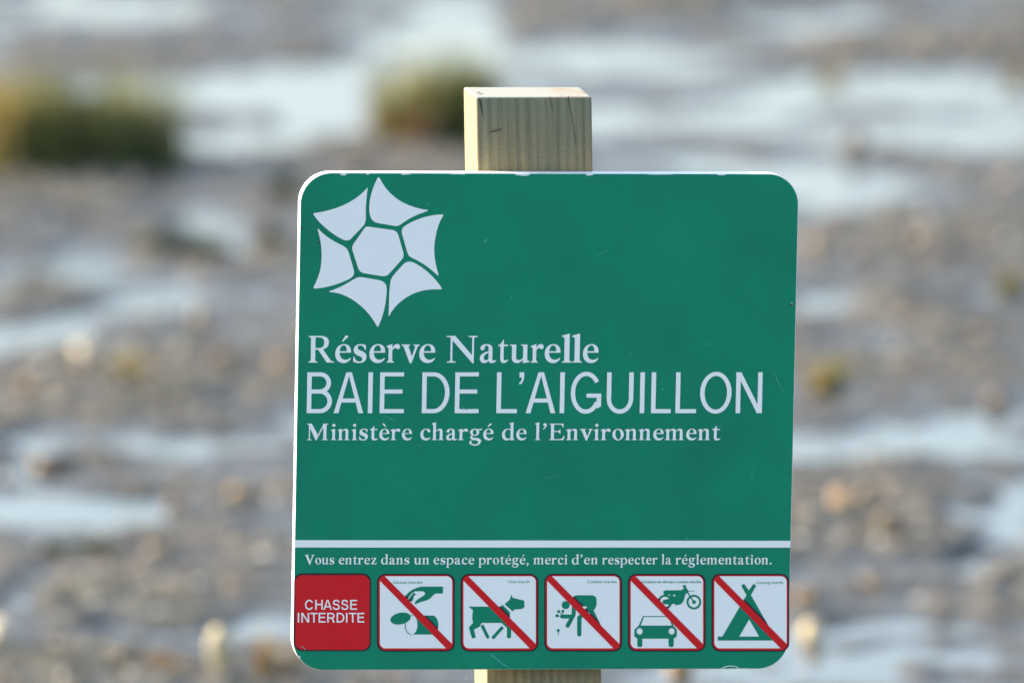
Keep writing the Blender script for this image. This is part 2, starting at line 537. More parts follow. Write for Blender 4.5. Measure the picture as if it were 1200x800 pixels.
for s in [
    (-0.712, 8.78, 0.018, (1.2, 1, 0.8), 'pale', 'pale round stone on the brown mud left of the sign, alone beside a yellowish plant'),
    (-0.535, 9.344, 0.015, (1.2, 1, 0.9), 'tan', 'tan stone with a dark shaded side in the grey wet mud left of the sign'),
    (-0.744, 7.637, 0.014, (1.5, 1, 0.8), 'orange', 'small orange stone at the end of a bright pool at the left edge'),
    (-0.72, 7.637, 0.017, (2.0, 1, 0.6), 'grey', 'dark flat stone added as the shaded side of the small orange stone near the left edge'),  # dark shape added for the shade on the right of the orange stone
    (-0.418, 5.534, 0.02, (0.85, 0.8, 1.7), 'cream', 'tall cream stone standing upright below the left corner of the sign'),
    (-0.532, 6.624, 0.015, (1.2, 1, 0.8), 'tan', 'tan stone on the mud bank halfway between the left edge and the red square'),
    (-0.74, 5.775, 0.018, (1, 1, 1.2), 'pale', 'pinkish pale stone cut by the left edge near the bottom corner'),
    (0.513, 7.118, 0.019, (1, 1, 1), 'orange', 'larger of two orange stones side by side right of the sign'),
    (0.556, 7.172, 0.016, (1, 1, 0.9), 'tan', 'smaller, duller of two stones side by side right of the sign'),
    (0.577, 6.815, 0.016, (1.2, 1, 1.1), 'tan', 'tan stone in front of the pair of stones right of the sign'),
    (0.437, 5.878, 0.017, (1, 1, 1), 'cream', 'cream stone near the lower right corner of the sign'),
    (0.54, 6.352, 0.012, (1.2, 1, 0.8), 'tan', 'small tan stone in the wet grey mud right of the pictograms'),
    (0.437, 6.153, 0.014, (1.4, 1, 0.8), 'orange', 'rusty brown stone just above the cream stone by the lower right corner'),
    (0.24, 5.518, 0.018, (1.1, 1, 1.2), 'orange', 'orange stone peeping out under the bottom edge of the sign'),
    (-0.702, 11.302, 0.014, (1.2, 1, 0.8), 'grey', 'grey stone in front of the big dark tussock'),
    (0.547, 10.319, 0.017, (1.1, 1, 1), 'tan', 'tan stone close to the right edge of the sign, upper half'),
    (0.657, 11.839, 0.018, (1.3, 1, 1), 'tan', 'pinkish tan stone between two pale pools, right of the post'),
    (0.737, 10.367, 0.014, (1, 1, 1), 'tan', 'tan stone on the brown bank at the right, above the middle'),
    (0.797, 8.324, 0.015, (1.2, 1, 0.8), 'tan', 'tan stone just above the long bright pool at the right'),
    (-0.796, 8.426, 0.014, (1.2, 1, 0.8), 'orange', 'orange stone on the brown bank at the left edge'),
    (-0.483, 8.738, 0.014, (1.6, 1, 0.8), 'tan', 'broad tan stone on the brown bank nearest the left edge of the sign'),
    (-0.386, 8.738, 0.015, (1.2, 1, 0.8), 'orange', 'orange stone almost touching the left edge of the sign'),
    (-0.525, 7.19, 0.013, (1.2, 1, 0.8), 'tan', 'small tan stone on the grey mud left of the dividing line'),
    (-0.422, 7.227, 0.016, (1.2, 1, 0.8), 'tan', 'tan stone nearest the left edge of the sign, level with the blank green area'),
    (0.772, 10.258, 0.014, (1.5, 1, 0.8), 'grey', 'grey flat stone on the brown bank beside a tan stone'),
]:
    stone(*s)

# ------------------------------------------------------------------ marsh plants
def blade_mat(name, cols, tip=None):
    m, nt, b = new_mat(name, 0.55)
    g = nt.nodes.new('ShaderNodeNewGeometry')
    n = len(cols)
    r = ramp(nt, [(i / max(1, n - 1), c) for i, c in enumerate(cols)])
    nt.links.new(g.outputs['Random Per Island'], r.inputs[0])
    nt.links.new(r.outputs[0], b.inputs['Base Color'])
    tr = nt.nodes.new('ShaderNodeBsdfTranslucent')
    nt.links.new(r.outputs[0], tr.inputs[0])
    mx = nt.nodes.new('ShaderNodeMixShader')
    mx.inputs[0].default_value = 0.3
    nt.links.new(b.outputs[0], mx.inputs[1]); nt.links.new(tr.outputs[0], mx.inputs[2])
    nt.links.new(mx.outputs[0], nt.nodes['Material Output'].inputs[0])
    return m
BM = {
    'dark': blade_mat('dark_green_blades', [(0.020, 0.032, 0.012), (0.035, 0.055, 0.018), (0.050, 0.070, 0.020)]),
    'olive': blade_mat('olive_blades', [(0.075, 0.095, 0.024), (0.115, 0.130, 0.034), (0.16, 0.16, 0.05)]),
    'yellow': blade_mat('yellow_blades', [(0.34, 0.25, 0.07), (0.42, 0.30, 0.09), (0.27, 0.24, 0.07)]),
    'meadow': blade_mat('meadow_blades', [(0.19, 0.19, 0.05), (0.27, 0.25, 0.07), (0.34, 0.28, 0.08)]),
    'straw': blade_mat('straw_blades', [(0.34, 0.24, 0.11), (0.26, 0.17, 0.08), (0.20, 0.12, 0.06)]),
    'rust': blade_mat('rust_blades', [(0.25, 0.13, 0.05), (0.20, 0.11, 0.04), (0.28, 0.17, 0.07)]),
}
def blades(name, n, rx, ry, hmin, hmax, width, lean, mat, parent, xbias=0.0, seed=0, zmin=0.0):
    rs = random.Random(seed)
    vs, fs = [], []
    nc = max(4, min(26, n // 28))
    clumps = []
    for k in range(nc):
        a = rs.uniform(0, 2 * math.pi); q = math.sqrt(rs.random())
        clumps.append((rx * q * math.cos(a), ry * q * math.sin(a), rs.uniform(0.68, 1.2)))
    for k in range(n):
        cx, cy, ch = rs.choice(clumps)
        a = rs.uniform(0, 2 * math.pi); q = rs.random()
        bx, by = cx + 0.28 * rx * q * math.cos(a) + xbias, cy + 0.28 * ry * q * math.sin(a)
        h = rs.uniform(hmin, hmax) * ch
        la = rs.uniform(0, 2 * math.pi); l = lean * h * rs.uniform(0.2, 1.0)
        lx, ly = l * math.cos(la) + 0.25 * lean * bx, l * math.sin(la)
        wa = rs.uniform(0, math.pi); w = width * rs.uniform(0.6, 1.2)
        wx, wy = math.cos(wa) * w, math.sin(wa) * w
        base = len(vs)
        for i, t in enumerate((0, 0.4, 0.75, 1.0)):
            px, py, pz = bx + lx * t * t, by + ly * t * t, zmin + h * t * (1 - 0.15 * t)
            k2 = (1, 0.85, 0.5, 0.06)[i]
            vs += [(px - wx * k2, py - wy * k2, pz), (px + wx * k2, py + wy * k2, pz)]
        for i in range(3):
            fs.append((base + 2 * i, base + 2 * i + 1, base + 2 * i + 3, base + 2 * i + 2))
    me = bpy.data.meshes.new(name)
    me.from_pydata(vs, [], fs)
    return link(name, me, BM[mat], parent)

def root_mound(rx, ry, h, parent, seed):
    bm = bmesh.new()
    rock_bm(bm, (0, 0, h * 0.1), 1.0, (rx, ry, h), seed, 3)
    me = bpy.data.meshes.new('root_mound'); bm.to_mesh(me); bm.free()
    return link('root_mound', me, STM['grey'], parent)

def plant(name, x, y, label, cat, layers, mound=None, group=None):
    root = bpy.data.objects.new(name, None)
    root.empty_display_size = 0.1
    root.location = (x, y, hz(x, y) - 0.006)
    C.objects.link(root)
    tag(root, label, cat, group)
    if mound:
        root_mound(*mound, root, int(x * 100))
    for i, l in enumerate(layers):
        blades(*l, parent=root, seed=i * 31 + int(abs(x) * 1000)) if not isinstance(l[-1], dict) else \
            blades(*l[:-1], parent=root, seed=i * 31 + int(abs(x) * 1000), **l[-1])
    return root

plant('grass_tussock', -0.821, 11.594, 'large dark green grass tussock with its sunlit left side put in as yellow blades at the left edge', 'grass tussock',
    [('green_blades', 1100, 0.195, 0.10, 0.07, 0.17, 0.0032, 0.4, 'dark'), ('olive_blades', 1000, 0.18, 0.13, 0.09, 0.23, 0.0028, 0.4, 'olive', {'xbias': 0.01}), ('dry_blades', 420, 0.09, 0.13, 0.14, 0.25, 0.0028, 0.5, 'yellow', {'xbias': -0.17}), ('tip_blades', 420, 0.19, 0.12, 0.15, 0.24, 0.0024, 0.45, 'meadow', {'xbias': -0.02})],  # yellow blades biased to the left carry the sunlight in their colour
    (0.17, 0.09, 0.03), 'grass tussocks on the mudflat')
plant('grass_tussock', -0.145, 12.032, 'olive grass tussock with a rust coloured base, just left of the post top', 'grass tussock',
    [('olive_blades', 200, 0.09, 0.06, 0.12, 0.22, 0.0026, 0.35, 'olive'), ('yellow_blades', 420, 0.10, 0.06, 0.13, 0.235, 0.0028, 0.4, 'meadow', {'xbias': 0.0}), ('dry_blades', 380, 0.11, 0.09, 0.04, 0.10, 0.003, 0.6, 'rust', {'xbias': -0.015}), ('green_blades', 160, 0.03, 0.05, 0.08, 0.15, 0.003, 0.3, 'dark', {'xbias': 0.085})],
    (0.07, 0.05, 0.02), 'grass tussocks on the mudflat')
plant('marsh_plant', -0.428, 11.119, 'small dark green plant close to the rounded top left corner of the sign', 'marsh plant',
    [('green_blades', 110, 0.022, 0.02, 0.03, 0.062, 0.003, 0.5, 'dark'), ('olive_blades', 40, 0.022, 0.02, 0.03, 0.06, 0.003, 0.5, 'olive')], None, 'small plants on the mudflat')
plant('marsh_plant', -0.432, 10.319, 'very dark tuft at the water edge, left of the emblem', 'marsh plant',
    [('green_blades', 170, 0.020, 0.02, 0.03, 0.06, 0.0035, 0.4, 'dark')], None, 'small plants on the mudflat')
plant('weed_shade_clump', -0.594, 10.282, 'low wide clump of dark blades put in as the shaded mud bank at the edge of a bright pool', 'weed clump',
    [('green_blades', 900, 0.08, 0.04, 0.02, 0.055, 0.004, 0.7, 'dark')], (0.075, 0.05, 0.016), None)  # dark blades stand in for the shade under the backlit mud bank
plant('marsh_plant', -0.637, 8.633, 'sparse yellowish plant beside the pale round stone on the left', 'marsh plant',
    [('yellow_blades', 70, 0.03, 0.03, 0.03, 0.08, 0.0022, 0.7, 'yellow'), ('dry_blades', 60, 0.03, 0.03, 0.015, 0.045, 0.0025, 0.8, 'rust')], None, 'small plants on the mudflat')
plant('marsh_plant', 0.519, 8.447, 'yellow green plant right of the sign, level with the lettering', 'marsh plant',
    [('yellow_blades', 90, 0.024, 0.025, 0.04, 0.09, 0.0022, 0.6, 'yellow'), ('green_blades', 60, 0.022, 0.02, 0.03, 0.08, 0.0022, 0.6, 'olive'), ('dry_blades', 50, 0.03, 0.03, 0.015, 0.04, 0.0025, 0.8, 'rust')], None, 'small plants on the mudflat')
plant('marsh_plant', 0.874, 9.729, 'yellow green plant at the right edge of the view', 'marsh plant',
    [('yellow_blades', 90, 0.026, 0.025, 0.03, 0.08, 0.0022, 0.6, 'yellow'), ('green_blades', 70, 0.03, 0.02, 0.03, 0.07, 0.0022, 0.6, 'olive')], None, 'small plants on the mudflat')
plant('marsh_plant', 1.007, 13.091, 'pale yellow plant standing in the far pool at the right edge', 'marsh plant',
    [('yellow_blades', 100, 0.03, 0.03, 0.03, 0.07, 0.0022, 0.6, 'yellow'), ('dry_blades', 60, 0.03, 0.03, 0.02, 0.05, 0.0022, 0.6, 'straw')], None, 'small plants on the mudflat')
plant('marsh_plant', 0.644, 13.076, 'faint yellowish plant on the far brown bank right of the post', 'marsh plant',
    [('yellow_blades', 60, 0.026, 0.03, 0.03, 0.05, 0.0022, 0.6, 'yellow'), ('green_blades', 30, 0.026, 0.02, 0.03, 0.05, 0.0022, 0.6, 'olive')], None, 'small plants on the mudflat')
plant('marsh_plant', -0.344, 5.503, 'straw coloured plant beside the tall cream stone', 'marsh plant',
    [('dry_blades', 90, 0.032, 0.03, 0.03, 0.085, 0.0022, 0.6, 'straw'), ('green_blades', 40, 0.032, 0.03, 0.02, 0.06, 0.0022, 0.6, 'olive')], None, 'small plants on the mudflat')
plant('weed_shade_clump', -0.668, 6.684, 'thin band of dark weed between two pools at the lower left', 'weed clump',
    [('green_blades', 260, 0.06, 0.02, 0.012, 0.034, 0.0035, 0.7, 'dark')], None, None)
plant('marsh_plant', -0.502, 5.58, 'tan withered plant at the bottom, left of the tall cream stone', 'marsh plant',
    [('dry_blades', 90, 0.035, 0.03, 0.015, 0.045, 0.0025, 0.8, 'straw'), ('rust_blades', 50, 0.035, 0.03, 0.015, 0.04, 0.0025, 0.8, 'rust')], None, 'small plants on the mudflat')

# ------------------------------------------------------------------ the sign: one thing, post and panel parts
sign = bpy.data.objects.new('nature_reserve_sign', None)
sign.empty_display_size = 0.3
C.objects.link(sign)
tag(sign, 'square green nature reserve sign with pictograms, fixed to a square wooden post', 'sign')

YAW = R(8.0)
# post: sawn timber, a little out of square, leaning slightly to the left
PW, PD, PTOP = 0.1165, 0.088, 1.4835
def make_post():
    bm = bmesh.new()
    hw = PW / 2
    levels = [-0.35, 0.0, 0.35, 0.7, 0.9, 1.1, 1.25, PTOP]
    rings = []
    for i, z in enumerate(levels):
        j = 0.0005 * math.sin(i * 2.1)
        fl, fr = (-hw + j, 0.0), (hw + j, 0.0)
        bl, br_ = (-hw - 0.0005 + j, PD), (hw + 0.0015 + j, PD)
        zt = [0, 0, 0, 0]
        if z == PTOP:
            zt = [0.0016, -0.0020, -0.0022, 0.0018]        # saw cut not quite square
        rings.append([bm.verts.new((px, py, z + dz)) for (px, py), dz in zip((fl, fr, br_, bl), zt)])
    for a, b_ in zip(rings, rings[1:]):
        for k in range(4):
            bm.faces.new((a[k], a[(k + 1) % 4], b_[(k + 1) % 4], b_[k]))
    bm.faces.new(rings[-1]); bm.faces.new(rings[0][::-1])
    bm.normal_update()
    ed = [e for e in bm.edges if e.calc_face_angle(0) > 0.8]
    bmesh.ops.bevel(bm, geom=ed, offset=0.0022, segments=3, profile=0.5, affect='EDGES')
    me = bpy.data.meshes.new('post'); bm.to_mesh(me); bm.free()
    return me
post_m = Matrix.Translation((0.0478, 0.0261, -0.0091)) @ Matrix.Rotation(YAW, 4, 'Z') @ Matrix.Rotation(R(-1.03), 4, 'Y')
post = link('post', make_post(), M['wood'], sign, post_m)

def sliver(name, pts, mat, parent, d=0.0004):
    """a drying crack: a thin dark sliver on the post's face"""
    me = bpy.data.meshes.new(name)
    me.from_pydata([(x, -d, z) for x, z in pts], [], [tuple(range(len(pts)))])
    return link(name, me, mat, parent)
hw = PW / 2
def pz(px, py):   # along the front face from its top-left corner, metres
    return (-hw + px, PTOP + py)
for pts in ([(0.0030, -.0005), (0.0056, -.0005), (0.0068, -.010), (0.0083, -.024), (0.0072, -.018), (0.0052, -.011)],
            [(0.0745, -.0005), (0.0751, -.0005), (0.0758, -.006), (0.0773, -.012), (0.0782, -.021), (0.0769, -.013), (0.0753, -.006)],
            [(0.0930, -.0005), (0.0938, -.0005), (0.0946, -.009), (0.0967, -.019), (0.0975, -.029), (0.0996, -.041), (0.1000, -.052), (0.0990, -.041), (0.0970, -.029), (0.0960, -.019), (0.0941, -.010)]):
    sliver('drying_crack', [pz(*p) for p in pts][::-1], M['crack'], post)
mk = bpy.data.meshes.new('saw_mark')
mk.from_pydata([(-hw + .006, .020, PTOP + .0027), (-hw + .0095, .034, PTOP + .0027), (-hw + .0085, .038, PTOP + .0027), (-hw + .0052, .026, PTOP + .0027)], [], [(0, 1, 2, 3)])
link('saw_mark', mk, M['crack'], post)
sliver('stain', [pz(*p) for p in [(0.0095, -.0345), (0.0150, -.0330), (0.0200, -.0312), (0.0255, -.0300), (0.0258, -.0325), (0.0200, -.0337), (0.0150, -.0344)]][::1], M['stain'], post)

# panel frame: x right, y up, z out of the face
ROLL = R(-1.1)
PANEL = Matrix.Translation((0.0337, 0.0000, 1.1503)) @ Matrix.Rotation(YAW, 4, 'Z') @ Matrix.Rotation(R(90), 4, 'X') @ Matrix.Rotation(ROLL, 4, 'Z')
# drawing units of the artwork -> metres on the panel face
HM = np.array([[0.000852053694, 1.66445627e-05, -0.553115744],
 [-3.14209373e-07, -0.000851413234, 0.421054498],
 [-9.21214156e-06, -8.72580996e-06, 1]])
def art(px, py):
    v = HM @ np.array([px, py, 1.0])
    return (v[0] / v[2], v[1] / v[2])

# ---- flat shapes: outlines combined by + (union), - (cut) and & (keep), then triangulated
def parse(path, n=10):
    t = path.replace('M', ' M ').replace('L', ' L ').replace('C', ' C ').replace('Z', ' Z ').split()
    out, cur, i, cmd = [], [], 0, None
    while i < len(t):
        if t[i] in 'MLCZ':
            cmd = t[i]; i += 1
            if cmd == 'Z':
                out.append(cur); cur = []
            continue
        if cmd in 'ML':
            cur.append((float(t[i]), float(t[i + 1]))); i += 2
        else:
            p0 = cur[-1]
            p1, p2, p3 = [(float(t[i + 2 * k]), float(t[i + 2 * k + 1])) for k in range(3)]
            i += 6
            for k in range(1, n + 1):
                s = k / n; r = 1 - s
                cur.append(tuple(r ** 3 * a + 3 * r * r * s * b_ + 3 * r * s * s * c + s ** 3 * d
                                 for a, b_, c, d in zip(p0, p1, p2, p3)))
    if cur:
        out.append(cur)
    return out

def ell(cx, cy, rx, ry, rot=0, n=36):
    a = R(rot)
    return [[(cx + rx * math.cos(t) * math.cos(a) - ry * math.sin(t) * math.sin(a),
              cy + rx * math.cos(t) * math.sin(a) + ry * math.sin(t) * math.cos(a))
             for t in [2 * math.pi * k / n for k in range(n)]]]

def rect(x0, y0, x1, y1):
    return [[(x0, y0), (x1, y0), (x1, y1), (x0, y1)]]

def rrect(x0, y0, x1, y1, r, n=10):
    x0, x1 = min(x0, x1), max(x0, x1); y0, y1 = min(y0, y1), max(y0, y1)
    out = []
    for cx, cy, a0 in ((x1 - r, y1 - r, 0), (x0 + r, y1 - r, 90), (x0 + r, y0 + r, 180), (x1 - r, y0 + r, 270)):
        for k in range(n + 1):
            a = R(a0 + 90 * k / n)
            out.append((cx + r * math.cos(a), cy + r * math.sin(a)))
    return [out]

def stroke(pts, w, cap=False):
    """pts [(x, y)] smooth centreline; w width or list of widths"""
    P = np.array(pts, float)
    W = np.full(len(P), w, float) if np.isscalar(w) else np.array(w, float)
    T = np.gradient(P, axis=0); T /= np.linalg.norm(T, axis=1)[:, None] + 1e-12
    Nn = np.stack([-T[:, 1], T[:, 0]], 1) * W[:, None] / 2
    out = [[tuple(p) for p in (P + Nn)] + [tuple(p) for p in (P - Nn)[::-1]]]
    if cap:
        for p, ww in ((P[0], W[0]), (P[-1], W[-1])):
            out += ell(p[0], p[1], ww / 2, ww / 2, 0, 16)
    return out

def polyline(pts, w, cap=True):
    out = []
    for a, b_ in zip(pts, pts[1:]):
        out += stroke([a, b_], w)
    for p in (pts if cap else pts[1:-1]):
        out += ell(p[0], p[1], w / 2, w / 2, 0, 16)
    return out

def smooth(pts, n=8):
    P = [pts[0]] + list(pts) + [pts[-1]]
    out = []
    for i in range(1, len(P) - 2):
        p0, p1, p2, p3 = [np.array(q, float) for q in P[i - 1:i + 3]]
        for k in range(n):
            t = k / n
            out.append(tuple(0.5 * ((2 * p1) + (-p0 + p2) * t + (2 * p0 - 5 * p1 + 4 * p2 - p3) * t * t + (-p0 + 3 * p1 - 3 * p2 + p3) * t ** 3)))
    out.append(tuple(pts[-1]))
    return out

def arc(cx, cy, rx, ry, a0, a1, n=24):
    return [(cx + rx * math.cos(R(a0 + (a1 - a0) * k / n)), cy + ry * math.sin(R(a0 + (a1 - a0) * k / n))) for k in range(n + 1)]

def winding(pts, poly):
    w = np.zeros(len(pts), int)
    x, y = pts[:, 0], pts[:, 1]
    P = np.array(poly)
    for (x0, y0), (x1, y1) in zip(P, np.roll(P, -1, 0)):
        cr = (x1 - x0) * (y - y0) - (x - x0) * (y1 - y0)
        w += ((y0 <= y) & (y1 > y) & (cr > 0)).astype(int)
        w -= ((y0 > y) & (y1 <= y) & (cr < 0)).astype(int)
    return w != 0

def inside(pts, ops):
    res = np.zeros(len(pts), bool)
    for op, cs in ops:
        m = np.zeros(len(pts), bool)
        for c in cs:
            m |= winding(pts, c)
        if op == '+': res |= m
        elif op == '-': res &= ~m
        else: res &= m
    return res

def fill(ops):
    vs, es = [], []
    for op, cs in ops:
        for c in cs:
            c2 = [c[0]]
            for p in c[1:]:
                if abs(p[0] - c2[-1][0]) + abs(p[1] - c2[-1][1]) > 1e-6:
                    c2.append(p)
            b0 = len(vs)
            vs += [Vector(p) for p in c2]
            es += [(b0 + k, b0 + (k + 1) % len(c2)) for k in range(len(c2))]
    r = delaunay_2d_cdt(vs, es, [], 0, 1e-5)
    V = np.array([tuple(v) for v in r[0]])
    Fc = np.array([f for f in r[2] if len(f) == 3])
    cen = V[Fc].mean(1)
    a = V[Fc]
    area = np.abs((a[:, 1, 0] - a[:, 0, 0]) * (a[:, 2, 1] - a[:, 0, 1]) - (a[:, 2, 0] - a[:, 0, 0]) * (a[:, 1, 1] - a[:, 0, 1]))
    k = inside(cen, ops) & (area > 1e-9)
    return V, Fc[k]

class Sheet:
    """a printed layer: many shapes in one mesh"""
    def __init__(self): self.v, self.f = [], []
    def add(self, ops, tf):
        V, F = fill(ops)
        b0 = len(self.v)
        self.v += [tf(x, y) for x, y in V]
        for t in F:
            p = [self.v[b0 + i] for i in t]
            cr = (p[1][0] - p[0][0]) * (p[2][1] - p[0][1]) - (p[2][0] - p[0][0]) * (p[1][1] - p[0][1])
            t = t if cr > 0 else t[::-1]
            self.f.append(tuple(int(b0 + i) for i in t))
    def build(self, name, z, mat, parent, matrix=None):
        me = bpy.data.meshes.new(name)
        me.from_pydata([(x, y, z) for x, y in self.v], [], self.f)
        return link(name, me, mat, parent, matrix)

LAYER = 0.00016
# ---- panel slab
PT = 0.0185
W2, H2, CR = 0.2506, 0.2497, 0.031
def make_slab():
    bm = bmesh.new()
    out = rrect(-W2, -H2, W2, H2, CR, 14)[0]
    f = [bm.verts.new((x, y, 0)) for x, y in out]
    k = [bm.verts.new((x, y, -PT)) for x, y in out]
    n = len(out)
    bm.faces.new(f); bm.faces.new(k[::-1])
    for i in range(n):
        bm.faces.new((f[i], k[i], k[(i + 1) % n], f[(i + 1) % n]))
    bm.normal_update()
    ed = [e for e in bm.edges if e.calc_face_angle(0) > 1.2]
    bmesh.ops.bevel(bm, geom=ed, offset=0.0004, segments=2, profile=0.5, affect='EDGES')
    for fc in bm.faces:
        fc.smooth = len(fc.verts) == 4
    me = bpy.data.meshes.new('panel'); bm.to_mesh(me); bm.free()
    return me
panel = link('panel', make_slab(), M['panel'], sign, PANEL)

ident = lambda x, y: (x, y)
# ---- green film with nicks along its edges
nick = []
for px, py, rx, ry in ((402.5, 203.9, 4.5, 2.2), (431, 203.6, 2.2, 1.5), (475, 203.6, 7, 1.5), (613, 204, 9, 2.4), (690, 204.2, 5, 2),
                       (537, 203.4, 12, 1.3), (770, 203.8, 18, 1.3), (845, 204, 6, 1.7), (927.5, 356, 1.5, 3), (342.6, 736, 1.2, 4),
                       (342.8, 749, 1.2, 4), (351, 769, 1.3, 1.5), (859, 783.6, 4, 1.6), (873, 783.4, 8, 1.5)):
    pts = []
    for k in range(12):
        a = 2 * math.pi * k / 12; j = random.uniform(0.65, 1.15)
        pts.append(art(px + rx * math.cos(a) * j, py + ry * math.sin(a) * j))
    nick.append(pts)
film = Sheet()
film.add([('+', rrect(-W2 + .0004, -H2 + .0004, W2 - .0004, H2 - .0004, CR - .0004, 14)), ('-', nick)], ident)
film.build('green_film', LAYER * 2, M['green'], panel)

# ---- emblem (drawing units from a four times enlargement)
em = Sheet()
et = lambda x, y: art(330 + x / 4.0, 190 + y / 4.0)
for p in ("M 408 302 L 520 318 C 540 322 545 335 550 352 L 570 425 C 574 442 568 450 558 462 L 510 515 C 495 532 488 536 465 533 L 385 520 C 368 516 362 508 357 492 L 332 415 C 328 398 332 388 342 375 L 382 318 C 390 305 396 301 408 302 Z",
          "M 450 72 L 458 72 C 478 115 508 150 548 177 C 590 205 650 221 684 224 L 684 229 C 650 240 610 255 575 280 C 555 292 548 302 530 299 L 455 286 C 430 282 418 270 412 240 C 405 190 420 130 450 72 Z",
          "M 403 122 C 398 160 393 210 394 245 C 395 270 393 285 383 298 L 328 355 C 318 369 300 369 285 362 C 240 340 170 285 148 243 L 150 239 C 280 222 360 170 400 121 Z",
          "M 168 313 L 173 313 C 200 345 245 372 280 388 C 300 398 308 405 315 425 L 338 505 C 342 525 335 538 315 548 C 280 565 215 590 152 592 L 148 587 C 162 560 178 525 183 490 C 190 440 190 390 168 313 Z",
          "M 223 604 C 270 590 310 565 340 547 C 355 538 365 537 385 540 L 455 552 C 480 558 492 570 492 595 C 492 660 475 720 453 770 L 447 770 C 420 715 370 665 320 637 C 285 617 255 610 224 608 Z",
          "M 500 719 C 505 680 500 620 510 560 C 512 545 520 535 530 522 L 570 478 C 585 463 605 463 625 473 C 680 503 725 550 750 590 L 748 596 C 690 593 640 600 590 630 C 550 655 525 680 504 719 Z",
          "M 757 246 L 756 252 C 735 285 724 325 718 370 C 710 420 718 470 735 527 L 731 531 C 700 500 665 475 620 452 C 602 445 594 440 588 420 L 565 340 C 560 322 562 308 580 297 C 620 270 690 245 755 245 Z"):
    em.add([('+', parse(p))], et)
em.build('emblem', LAYER * 4, M['white_ink'], panel)

# ---- serif letters (1000 units to the em, baseline 0)
def foot(x0, x1, e=42, y=0, s=1):
    return parse(f"M {x0-e} {y} L {x1+e} {y} L {x1+e} {y+s*26} C {x1+14} {y+s*31} {x1} {y+s*40} {x1} {y+s*75} L {x0} {y+s*75} C {x0} {y+s*40} {x0-14} {y+s*31} {x0-e} {y+s*26} Z")
def flag(x0, x1, y):
    return parse(f"M {x0-52} {y-34} L {x1-12} {y+16} L {x1} {y+16} L {x1} {y-130} L {x0} {y-130} C {x0} {y-84} {x0-14} {y-72} {x0-52} {y-62} Z")
def acute(x, y): return parse(f"M {x-20} {y} L {x+8} {y} L {x+135} {y+125} C {x+120} {y+165} {x+75} {y+170} {x+55} {y+135} Z")
def grave(x, y): return parse(f"M {x+20} {y} L {x-8} {y} L {x-135} {y+125} C {x-120} {y+165} {x-75} {y+170} {x-55} {y+135} Z")
ARCH = lambda o: f"M {150+o} 350 C {190+o} 425 {240+o} 472 {302+o} 472 C {372+o} 472 {400+o} 425 {400+o} 350 L {400+o} 40 L {300+o} 40 L {300+o} 335 C {300+o} 382 {285+o} 402 {255+o} 402 C {220+o} 402 {180+o} 370 {155+o} 330 Z"
E_OUT = "M 405 105 C 370 25 310 -12 235 -12 C 110 -12 35 85 35 225 C 35 370 125 472 240 472 C 345 472 408 400 408 275 L 408 252 L 138 252 C 143 135 200 72 275 72 C 325 72 360 92 386 122 Z"
E_CUT = "M 141 290 L 308 290 C 306 388 284 438 232 438 C 180 438 146 380 141 290 Z"
